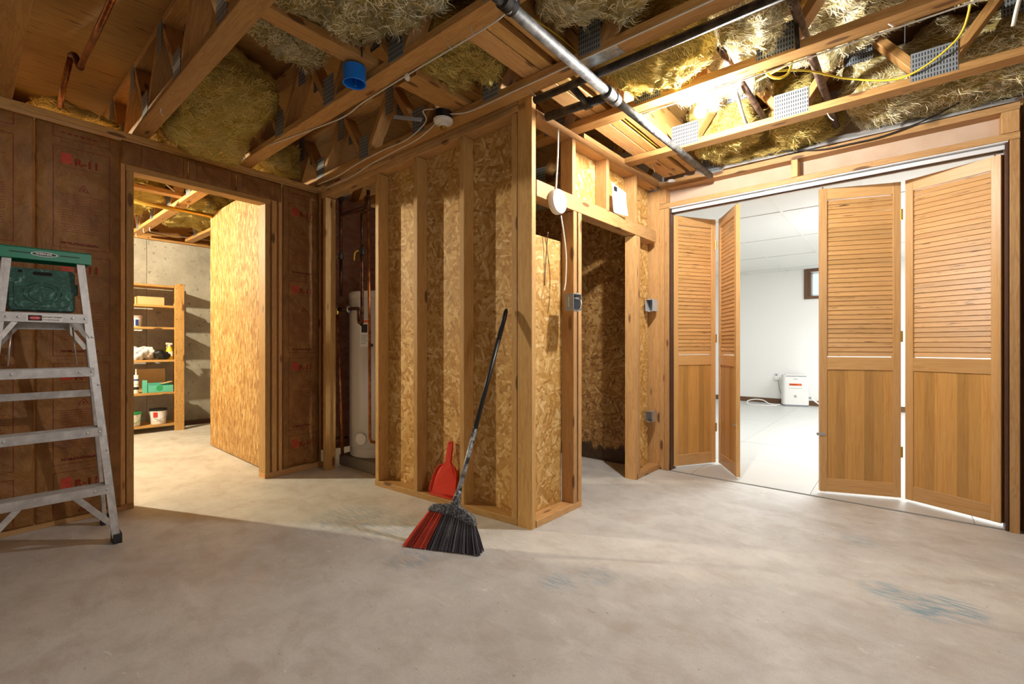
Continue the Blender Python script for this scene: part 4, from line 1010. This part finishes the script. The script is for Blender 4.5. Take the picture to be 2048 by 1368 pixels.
# ================================================================== BROOM
br = root('push_broom', (-1.71, 1.52, 0), 'angle broom leaning on the closet stud, with red and dark grey bristles', 'broom')
B0 = Vector((-1.712, 1.520, 0)); B1 = Vector((-1.672, 1.944, 1.196)); ax = (B1 - B0).normalized()
wv = Vector((.351, .164, 0)); wv = (wv - ax * wv.dot(ax)).normalized(); dv = ax.cross(wv).normalized()
def bp_(a, w, d=0): return B0 + ax * a + wv * w + dv * d
tube('handle', [bp_(.235, 0), bp_(.60, 0)], .0125, 'scuffed_handle', br, 14)
tube('handle', [bp_(.60, 0), bp_(1.10, 0)], .0125, 'black_plastic', br, 14)
tube('grip', [bp_(1.10, 0), bp_(1.235, 0), bp_(1.262, 0), bp_(1.275, 0)], [.0135, .0135, .011, .005], 'black_plastic', br, 14)
for a in (.60, 1.10): lathe('ferrule', [(.0135, 0), (.0140, .003), (.0135, .008)], bp_(a, 0), 'black_plastic', br, tuple(ax), 16)
def capb():
    outline = [(-.132, .150), (-.128, .172), (-.110, .190), (-.060, .204), (-.026, .212), (-.017, .235), (-.015, .262), (.015, .262), (.017, .235), (.026, .212), (.065, .203), (.112, .184), (.130, .160), (.132, .140), (0, .160)]
    m = Matrix((wv, ax, wv.cross(ax))).transposed().to_4x4(); m.translation = B0
    mb = m @ Matrix.Translation((0, 0, -.022))
    o = extr('cap', outline, mb, .044, 'scuffed_black_plastic', br)
    b = o.modifiers.new('b', 'BEVEL'); b.width = .010; b.segments = 3
    for p in o.data.polygons: p.use_smooth = True
capb()
tube('neck', [bp_(.205, 0), bp_(.24, 0), bp_(.285, 0)], [.024, .019, .0165], 'scuffed_black_plastic', br, 14)
NB = 22
for row in (-1, 0, 1):
    for k in range(NB):
        f = (k + .5) / NB; wt = -.124 + .248 * f; wb = -.205 + .40 * f + rnd.uniform(-.002, .002); mt = 'red_bristle' if f < .30 else 'dark_bristle'
        vs, fs = [], []
        topc = bp_(.170 - .012 * abs(f - .5) * 2, wt, row * .010)
        # foot of the tuft lands on the slab
        a_b = 0.0; bot = bp_(0, wb, row * .024); bot = bot - ax * ((bot.z - .002) / ax.z)
        for q in range(16):
            an = 2 * math.pi * q / 16 + rnd.random(); rt = .0032 * rnd.random() ** .5; rb = .0105 * rnd.random() ** .5
            p0 = topc + wv * rt * math.cos(an) + dv * rt * math.sin(an); p1 = bot + wv * rb * math.cos(an) * .75 + dv * rb * math.sin(an); p1.z = max(.0015, p1.z + rnd.uniform(0, .006))
            mid = (p0 + p1) / 2 + wv * rnd.uniform(-.002, .002) + dv * row * .004
            v_, f_ = tube_data([p0 - B0, mid - B0, p1 - B0], [.0013, .0017, .0021], 4); kk = len(vs); vs += v_; fs += [tuple(i + kk for i in ff) for ff in f_]
        link('bristle_tuft', mesh(vs, fs), Matrix.Translation(B0), br, mt)

# ================================================================== DUSTPAN
dpn = root('dustpan', FO.p(.68, .02, .04), 'red dustpan standing upright on the sole plate between two studs', 'dustpan')
dpa = (FO.p(.632, .074, .385) - FO.p(.676, .012, .040)).normalized()
dm = frame_m(FO.p(.684, .010, .041), tuple(-FO.x), tuple(dpa))   # local x to the right, y up the pan
out_ = [(-.122, .0), (.110, .0), (.109, .030), (.096, .120), (.084, .165), (.062, .196), (.034, .210), (.021, .225), (.021, .300), (.018, .338), (.009, .352), (-.009, .352), (-.018, .338), (-.021, .300), (-.021, .225), (-.034, .210), (-.066, .196), (-.094, .165), (-.110, .120), (-.121, .030)]
out_ = [(x + .018 * min(1, y / .2), y) for x, y in out_]
def pan():
    cen = (.0, .13); n = len(out_)
    vs = []
    for k, (sc, z) in enumerate(((1, -.002), (1, .012), (.955, .012), (.90, .0015))):
        for x, y in out_:
            neck = y > .20
            s2 = sc if not neck else 1 - (1 - sc) * 1.5
            px_, py_ = (cen[0] + (x - cen[0]) * s2, cen[1] + (y - cen[1]) * (sc if k else 1)) if not neck else (x * s2 + .018 * (1 - s2), y - .002 * k)
            zz = z if y > .02 or k == 0 else -.001 + z * .1
            if neck and k >= 2: zz = .012
            vs.append((px_, py_, zz))
    fs = [tuple(reversed(range(n)))]
    for r_ in range(3): fs += [(r_ * n + i, r_ * n + (i + 1) % n, (r_ + 1) * n + (i + 1) % n, (r_ + 1) * n + i) for i in range(n)]
    fs.append(tuple(range(3 * n, 4 * n)))
    me = mesh(vs, fs); fixn(me)
    o = link('pan', me, dm, dpn, 'red_plastic'); return o
pan()
extr('handle_recess', rr_poly(.012, .085, .0055), dm @ Matrix.Translation((.018, .285, .0122)), .0006, 'paint_label_red', dpn)
extr('hanging_hole', ring(.005, .005, 16), dm @ Matrix.Translation((.018, .337, .0122)), .0008, 'dark_void', dpn)
for k in range(3): tube('pan_rib', [dm @ Vector((-.10 + .002 * k, .012 + .006 * k, .003)), dm @ Vector((.095 - .002 * k, .012 + .006 * k, .003))], .0012, 'red_plastic', dpn, 6)

# ================================================================== WATER HEATER AND ITS PIPES
HX, HY = -3.400, 2.300
pd = tag(box('heater_pad', -3.60, -3.02, 2.04, 2.62, 0, .088, 'pad_concrete', ch=.008), 'rough grey concrete pad under the water heater', 'pad')
wh = root('water_heater', (HX, HY, .088), 'tall white electric water heater on a concrete pad in the alcove', 'water heater')
lathe('base_ring', [(.238, .0), (.242, .004), (.242, .072), (.239, .076)], (HX, HY, .089), 'heater_enamel', wh, seg=48)
lathe('tank', [(.246, .0765), (.248, .080), (.248, 1.285), (.246, 1.290)], (HX, HY, .089), 'heater_enamel', wh, seg=48)
lathe('tank_lid', [(.250, 1.2905), (.252, 1.293), (.252, 1.335), (.244, 1.347), (.15, 1.357), (.02, 1.360)], (HX, HY, .089), 'heater_enamel', wh, seg=48)
def on_tank(px_ang, z, off=.0):   # angle 0 faces the camera
    base = math.atan2(-HY, -HX) ; a = base + R(px_ang); return Vector((HX + (.249 + off) * math.cos(a), HY + (.249 + off) * math.sin(a), z)), Vector((math.cos(a), math.sin(a), 0))
def tank_label(name, a0, a1, z0, z1, mat, off=.001, parent=None):
    vs, fs = [], []; n = 8
    for i in range(n + 1):
        p, _ = on_tank(a0 + (a1 - a0) * i / n, z0, off); vs += [p, Vector((p.x, p.y, z1))]
    for i in range(n): fs.append((2 * i, 2 * i + 2, 2 * i + 3, 2 * i + 1))
    o = Vector((HX, HY, z0)); me = mesh([v - o for v in vs], fs); ob = link(name, me, Matrix.Translation(o), parent or wh, mat)
    so = ob.modifiers.new('s', 'SOLIDIFY'); so.thickness = .0006; return ob
tank_label('warning_label', -38, -20, .985, 1.205, 'paper_white'); tank_label('label_band', -37, -21, 1.180, 1.198, 'orange_label', .002); tank_label('label_picture', -35, -23, 1.10, 1.165, 'print_black', .002)
for k in range(6): tank_label('label_line', -36, -22 - (k % 3) * 2, 1.075 - k * .013, 1.079 - k * .013, 'grey_plastic', .002)
tank_label('round_mark', -17, -12.5, .985, 1.010, 'print_black', .002)
tank_label('brand_plate', 22, 52, 1.09, 1.21, 'print_black', .001)
pS, nS = on_tank(24, 1.158, .0025); mS = frame_m(pS, tuple(Vector((-nS.y, nS.x, 0))), (0, 0, 1)); text('plate_lettering', 'S', .045, mS, 'white_plastic', wh, .001)
pE, nE = on_tank(-36, .245, 0); lathe('element_cover', [(.050, .0), (.050, .006), (.044, .010), (.020, .012)], pE, 'white_plastic', wh, tuple(nE), 24)
wp_ = root('water_pipe', (-3.5, 2.02, .3), 'left copper riser with a brass-handled valve beside the heater', 'pipe')
tube('pipe_run', [(-3.530, 2.012, 2.20), (-3.528, 2.012, 1.75)], .014, 'dark_copper', wp_, 10)
tube('pipe_run', [(-3.528, 2.012, 1.71), (-3.526, 2.012, 1.40)], .014, 'dark_copper', wp_, 10)
lathe('valve', [(.012, 0), (.020, .006), (.022, .03), (.020, .05), (.012, .06)], (-3.528, 2.012, 1.70), 'black_iron', wp_, seg=12)
tube('valve_handle', [(-3.528, 1.988, 1.73), (-3.555, 1.975, 1.71), (-3.56, 1.973, 1.655)], .006, 'brass', wp_, 8, 4)
lathe('cap_fitting', [(.014, 0), (.022, .004), (.022, .035), (.017, .04)], (-3.530, 2.012, 2.185), 'black_iron', wp_, seg=12)
tube('pipe_run', [(-3.53, 2.012, 2.07), (-3.33, 2.02, 2.07), (-3.20, 2.03, 2.08), (-3.19, 2.03, 2.15)], .014, 'dark_copper', wp_, 10, 5)
tp = root('relief_pipe', (-3.5, 2.0, 1.3), 'relief valve with a yellow tag and a long copper discharge tube', 'pipe')
tube('pipe_run', [(-3.552, 1.995, 1.262), (-3.50, 1.99, .62), (-3.455, 1.985, .10)], .0125, 'copper', tp, 10)
lathe('valve_body', [(.015, 0), (.021, .004), (.021, .05), (.015, .056)], (-3.556, 1.995, 1.250), 'brass', tp, seg=12)
tube('valve_arm', [(-3.556, 1.995, 1.292), (-3.46, 2.03, 1.292)], .017, 'dark_copper', tp, 12)
lathe('valve_flange', [(.032, 0), (.032, .012), (.02, .016)], (-3.455, 2.035, 1.292), 'zinc', tp, (.7, .5, 0), 14)
beam('tag_label', (-3.590, 1.975, 1.285), (-3.615, 1.972, 1.13), .034, .0015, 'yellow_handle', tp, up=(.3, -1, 0))
mp_ = root('water_pipe', (-3.2, 2.0, 1.2), 'middle copper drop ending in an elbow over the heater front', 'pipe')
tube('pipe_run', [(-3.200, 2.0, 2.02), (-3.200, 2.0, 1.76)], .013, 'dark_copper', mp_, 10)
tube('pipe_run', [(-3.200, 2.0, 1.72), (-3.196, 2.0, 1.21), (-3.215, 2.0, 1.175), (-3.25, 2.005, 1.185), (-3.262, 2.01, 1.27), (-3.30, 2.02, 1.29), (-3.45, 2.03, 1.293)], .0135, 'dark_copper', mp_, 10, 4)
lathe('valve', [(.012, 0), (.020, .006), (.022, .03), (.020, .05), (.012, .06)], (-3.20, 2.0, 1.70), 'black_iron', mp_, seg=12)
tube('valve_handle', [(-3.20, 1.976, 1.73), (-3.235, 1.965, 1.715), (-3.245, 1.963, 1.655)], .006, 'yellow_handle', mp_, 8, 4)
rp = root('water_pipe', (-3.1, 2.0, .3), 'right copper riser running the full height in front of the heater', 'pipe')
tube('pipe_run', [(-3.115, 2.0, 2.02), (-3.095, 2.0, 1.2), (-3.090, 2.0, .29), (-3.085, 2.01, .262), (-3.05, 2.03, .258)], .0115, 'copper', rp, 10)
tube('pipe_run', [(-3.19, 2.0, 2.03), (-3.115, 2.0, 2.03), (-3.11, 2.0, 2.18)], .014, 'dark_copper', rp, 10)
lathe('cap_fitting', [(.014, 0), (.020, .004), (.020, .09), (.014, .095)], (-3.15, 2.02, 2.06), 'dark_copper', rp, seg=12)
dv_ = root('drain_valve', (-3.58, 2.02, .22), 'small black drain valve at the foot of the heater', 'valve')
tube('valve_body', [(-3.60, 1.99, .225), (-3.55, 2.0, .232), (-3.50, 2.06, .238)], .011, 'dark_copper', dv_, 10)
lathe('valve_wheel', [(.010, 0), (.026, .003), (.027, .010), (.010, .014)], (-3.61, 1.985, .222), 'black_iron', dv_, (-.9, -.3, .1), 10)

# ================================================================== BACK ROOM SHELF AND WHAT STANDS ON IT
sh = root('shelf_unit', (-6.68, 1.25, 0), 'slatted pine storage shelf against the concrete wall of the back room', 'shelf')
SX0, SX1, SY0, SY1 = -6.86, -6.50, .78, 1.70
for y in (SY0, SY1 - .022):
    for x0 in (SX0, SX1 - .09):
        up_ = box('upright', x0, x0 + .09 if x0 > -6.7 else x0 + .06, y, y + .022, 0, 1.712, 'yellow_pine', sh)
# the end frame turns its wide face to the doorway
for z in range(14):
    for y in (1.622, 1.672): lathe('peg_hole', [(.0035, 0), (.0035, .0012)], (-6.4785, y, .10 + z * .12), 'dark_void', sh, (1, 0, 0), 8)
box('upright', -6.50, -6.4795, 1.604, 1.698, 0, 1.714, 'yellow_pine', sh)
box('upright', -6.50, -6.4795, .782, .876, 0, 1.714, 'yellow_pine', sh)
SH = (.086, .455, .83, 1.205, 1.457, 1.690)
for z in SH:
    for k in range(4): box('shelf_board', -6.845 + .085 * k, -6.845 + .085 * k + .078, SY0 + .023, SY1 - .023, z - .018, z, 'yellow_pine', sh)
    box('front_rail', -6.51, -6.5005, SY0 + .02, 1.603, z - .024, z, 'yellow_pine', sh)
def thing1(o, label, cat): return tag(o, label, cat)
cb = root('cardboard_box', (-6.6, 1.4, 1.457), 'plain tan cardboard box on the second shelf from the top', 'box')
box('carton', -6.70, -6.53, 1.275, 1.515, 1.458, 1.545, 'cardboard', cb, ch=.002); box('flap', -6.70, -6.53, 1.276, 1.514, 1.5455, 1.549, 'cardboard', cb, ch=.001)
tag(box('wood_offcut', -6.55, -6.53, 1.205, 1.230, 1.458, 1.62, 'yellow_pine'), 'short upright pine offcut on the shelf under the top board', 'offcut')
tb = root('plastic_tub', (-6.6, 1.25, 1.205), 'white plastic tub with a pink lid and blue label on the middle shelf', 'tub')
lathe('tub_body', [(.052, 0), (.054, .004), (.062, .10), (.062, .105)], (-6.60, 1.262, 1.206), 'white_plastic', tb, seg=28)
lathe('lid', [(.066, .0), (.068, .003), (.068, .016), (.062, .019)], (-6.60, 1.262, 1.310), 'porcelain', tb, seg=28)
lathe('lid_band', [(.0685, .0), (.0685, .006)], (-6.60, 1.262, 1.315), 'paint_label_red', tb, seg=28)
for k in range(-3, 4):
    a = R(-14 + k * 9); p = Vector((-6.60 + .0600 * math.cos(a), 1.262 + .0600 * math.sin(a), 1.25)); beam('tub_label', p - Vector((0, 0, .032)), p + Vector((0, 0, .036)), .0105, .0016, 'print_blue' if k not in (0,) else 'white_plastic', tb, up=(math.cos(a), math.sin(a), 0))
b2 = root('blue_tin', (-6.55, 1.195, 1.205), 'small blue tin at the left end of the tub shelf', 'tin')
lathe('tin_body', [(.030, 0), (.031, .003), (.031, .045), (.029, .048)], (-6.56, 1.195, 1.206), 'print_blue', b2, seg=20); lathe('tin_lid', [(.029, .0481), (.027, .053)], (-6.56, 1.195, 1.206), 'blue_plastic', b2, seg=20)
lump('plastic_bag', -6.72, -6.53, 1.20, 1.43, .832, .99, 'bag_white', 31, None, amp=.05, tuft=.0, res=30); bg = bpy.data.objects['plastic_bag']; tag(bg, 'crumpled white plastic bag with dark print on the shelf below the tub', 'bag')
for v in bg.data.vertices: v.co.z *= 1.0
lump('black_bag', -6.70, -6.52, 1.415, 1.60, .832, .945, 'black_plastic', 32, None, amp=.035, tuft=0, res=26); tag(bpy.data.objects['black_bag'], 'crumpled black bag next to the white one', 'bag')
sp = root('spray_bottle', (-6.55, 1.6, .83), 'yellow spray bottle at the right end of the bag shelf', 'bottle')
lathe('bottle', [(.034, 0), (.036, .004), (.036, .085), (.030, .12), (.014, .15), (.012, .165)], (-6.57, 1.575, .832), 'yellow_bottle', sp, seg=20)
box('label', -6.536, -6.533, 1.556, 1.594, .87, .925, 'white_plastic', sp, ch=.0005)
beam('trigger_head', (-6.57, 1.60, 1.012), (-6.57, 1.54, 1.016), .018, .024, 'ivory', sp); lathe('collar', [(.015, 0), (.015, .018)], (-6.57, 1.575, .985), 'ivory', sp, seg=14); beam('trigger', (-6.57, 1.552, 1.0), (-6.57, 1.545, .965), .008, .005, 'ivory', sp)
bc = root('cardboard_sheet', (-6.75, 1.4, .455), 'brown cardboard sheet standing at the back of the caulk shelf', 'cardboard')
box('panel', -6.76, -6.754, 1.30, 1.575, .456, .72, 'cardboard', bc, ch=.001); box('fold', -6.7535, -6.748, 1.30, 1.575, .456, .52, 'cardboard', bc, ch=.001)
tl = root('teal_box', (-6.6, 1.5, .455), 'open teal cardboard box of gloves on the caulk shelf', 'box')
for nm, b_ in (('box_side', (-6.53, -6.527, 1.37, 1.60, .457, .535)), ('box_side', (-6.66, -6.657, 1.37, 1.60, .457, .56)), ('box_end', (-6.656, -6.531, 1.37, 1.373, .457, .56)), ('box_end', (-6.656, -6.531, 1.597, 1.60, .457, .535)), ('box_floor', (-6.656, -6.531, 1.374, 1.596, .457, .46)), ('open_flap', (-6.55, -6.547, 1.315, 1.36, .457, .60))):
    box(nm, *b_, 'teal_card', tl, ch=.0005)
beam('raised_flap', (-6.60, 1.50, .548), (-6.60, 1.60, .572), .10, .003, 'cardboard', tl); lathe('window_oval', [(.001, .0), (.032, .0), (.032, .001)], (-6.5265, 1.47, .505), 'clear_green', tl, (1, 0, 0), 20)
def caulk(y, label, x=-6.56, h=.20):
    c = root('caulk_tube', (x, y, .455), label, 'tube')
    lathe('cartridge', [(.024, 0), (.025, .003), (.025, h), (.020, h + .006)], (x, y, .457), 'white_plastic', c, seg=20); lathe('nozzle', [(.009, 0), (.0085, .01), (.005, .055), (.004, .06)], (x, y, .457 + h + .006), 'white_plastic', c, seg=12)
    lathe('nozzle_cap', [(.007, 0), (.0065, .022), (.002, .024)], (x, y, .457 + h + .052), 'ivory' if y > 1.2 else 'paint_label_red', c, seg=12)
    for z, m_, hh in ((.60, 'print_blue', .018), (.50, 'print_black', .03), (.555, 'grey_plastic', .006)): lathe('label_band', [(.0253, 0), (.0253, hh)], (x, y, z), m_, c, seg=20)
caulk(1.262, 'white caulk tube with a long nozzle left of the teal box'); caulk(1.185, 'second caulk tube, with a red tip, half hidden by the door jamb', h=.15)
def pail(y, label, lid, h, r, col, handle, x=-6.60):
    p = root('paint_pail', (x, y, .086), label, 'pail')
    lathe('pail_body', [(r * .86, 0), (r * .88, .004), (r, h), (r, h + .002)], (x, y, .088), 'white_plastic', p, seg=32)
    lathe('pail_lid', [(r * 1.03, 0), (r * 1.06, .004), (r * 1.06, .020), (r * .98, .024)], (x, y, .088 + h - .012), lid, p, seg=32)
    for a in range(-48, 30, 12):
        q = Vector((x + r * .955 * math.cos(R(a)), y + r * .955 * math.sin(R(a)), .088 + h * .48)); beam('pail_label', q - Vector((0, 0, h * .22)), q + Vector((0, 0, h * .24)), r * .21, .0016, col if a > -40 else 'white_plastic', p, up=(math.cos(R(a)), math.sin(R(a)), 0))
    pts = [Vector((x + r * 1.08 * math.cos(R(a)), y + r * 1.08 * math.sin(R(a)), .088 + h * .9 - .09 * math.sin(math.pi * (a + 100) / 190))) for a in range(-100, 91, 19)]
    tube('handle', pts, .0028, handle, p, 6, 4)
pail(1.23, 'white pail with a green lid and green handle on the bottom shelf', 'green_lid', .145, .085, 'ivory', 'green_lid')
pail(1.475, 'white and red paint pail on the bottom shelf, right of the green-lidded one', 'black_plastic', .165, .080, 'paper_white', 'zinc')
pp2 = bpy.data.objects['paint_pail.001']
for a in (-40, -26): 
    q = Vector((-6.60 + .083 * math.cos(R(a)), 1.475 + .083 * math.sin(R(a)), .20)); beam('red_patch', q - Vector((0, 0, .028)), q + Vector((0, 0, .028)), .020, .0018, 'paint_label_red', pp2, up=(math.cos(R(a)), math.sin(R(a)), 0))
tag(box('white_strip', -6.60, -6.47, 1.12, 1.30, 1.158, 1.170, 'white_plastic'), 'white plastic strip tucked under the tub shelf', 'strip')

# ================================================================== WHITE ROOM THINGS
D0 = Vector((-1.455, 8.67, .004)); DD = Frame((-1.464, 8.64), (-1.105, 8.76), 1)
dh = root('dehumidifier', DD.p(.18, .12, .004), 'white dehumidifier with an orange warning label on the white room floor', 'dehumidifier')
hz = DD.p(.185, .115, 0)
hm = frame_m(hz + Vector((0, 0, .03)), tuple(DD.x), tuple(-DD.y) if False else tuple(DD.y))
bod = extr('body', rr_poly(.37, .22, .045), hm, .48, 'white_plastic', dh)
extr('base', rr_poly(.36, .21, .045), hm @ Matrix.Translation((0, 0, -.022)), .0215, 'grey_plastic', dh)
extr('top_panel', rr_poly(.30, .15, .03), hm @ Matrix.Translation((0, 0, .4805)), .006, 'white_plastic', dh)
DD.box('air_slot', .04, .33, .001, .0035, .488, .500, 'grey_plastic', dh, ch=.0005)
def dface(nm, a0, a1, z0, z1, mat, o=.0): return DD.box(nm, a0, a1, .0028 - o, .0042 - o, z0, z1, mat, dh, ch=.0002)
dface('warning_label', .085, .265, .300, .375, 'white_plastic'); dface('label_rim', .083, .267, .298, .302, 'grey_plastic', .001); dface('label_head', .087, .263, .340, .374, 'orange_label', .0015)
em6 = frame_m(DD.p(.098, .0005, .349), tuple(DD.x), (0, 0, 1)); text('label_word', 'WARNING', .022, em6, 'print_brown', dh, .0006)
dface('brand_mark', .145, .205, .440, .455, 'grey_conduit')
for i in range(2):
    for j in range(2): dface('grille_window', .155 + .019 * i, .171 + .019 * i, .150 + .019 * j, .166 + .019 * j, 'grey_plastic')
for i in (0, 1):
    for j in (0, 1): lathe('caster', [(.012, 0), (.014, .003), (.014, .015), (.012, .018)], DD.p(.05 + .27 * i, .05 + .12 * j, .014) - DD.x * .009, 'grey_conduit', dh, tuple(DD.x), 12)
tube('drain_hose', [DD.p(.40, .06, .14), DD.p(.46, .05, .09), DD.p(.55, .03, .03), DD.p(.68, .02, .014), DD.p(.9, .0, .014)], .012, 'white_plastic', None, 8, 6, 'white drain hose leaving the right side of the dehumidifier', 'hose')
DD.box('hose_port', .364, .40, .03, .07, .13, .16, 'grey_plastic', dh)
tube('drain_hose', [DD.p(-.03, .07, .016), DD.p(-.12, .03, .014), DD.p(-.20, .06, .03), DD.p(-.28, .10, .075), DD.p(-.40, .10, .085), DD.p(-.52, .02, .06), DD.p(-.5, -.08, .014), DD.p(-.30, -.12, .014), DD.p(-.1, -.06, .014)], .008, 'white_plastic', None, 8, 6, 'white hose looped on the floor left of the dehumidifier', 'hose')
wo = root('wall_outlet', (-1.62, 8.96, .46), 'white wall outlet with plugs above the baseboard of the white room', 'outlet')
box('cover_plate', -1.655, -1.585, 8.962, 8.969, .40, .52, 'white_plastic', wo); box('plug_adapter', -1.645, -1.575, 8.925, 8.9615, .40, .46, 'white_plastic', wo, ch=.006); box('socket_face', -1.635, -1.605, 8.959, 8.9619, .475, .505, 'grey_plastic', wo)
tube('power_cord', [(-1.585, 8.93, .40), (-1.56, 8.90, .25), (-1.50, 8.87, .12), (-1.45, 8.83, .10)], .005, 'grey_plastic', None, 8, 5, 'grey power cord from the outlet to the dehumidifier', 'cord')
tube('floor_cable', [(-2.5, 8.90, .012), (-2.1, 8.85, .012), (-1.8, 8.80, .012), (-1.55, 8.75, .012)], .004, 'grey_conduit', None, 6, 5, 'thin cable lying along the baseboard of the white room', 'cable')
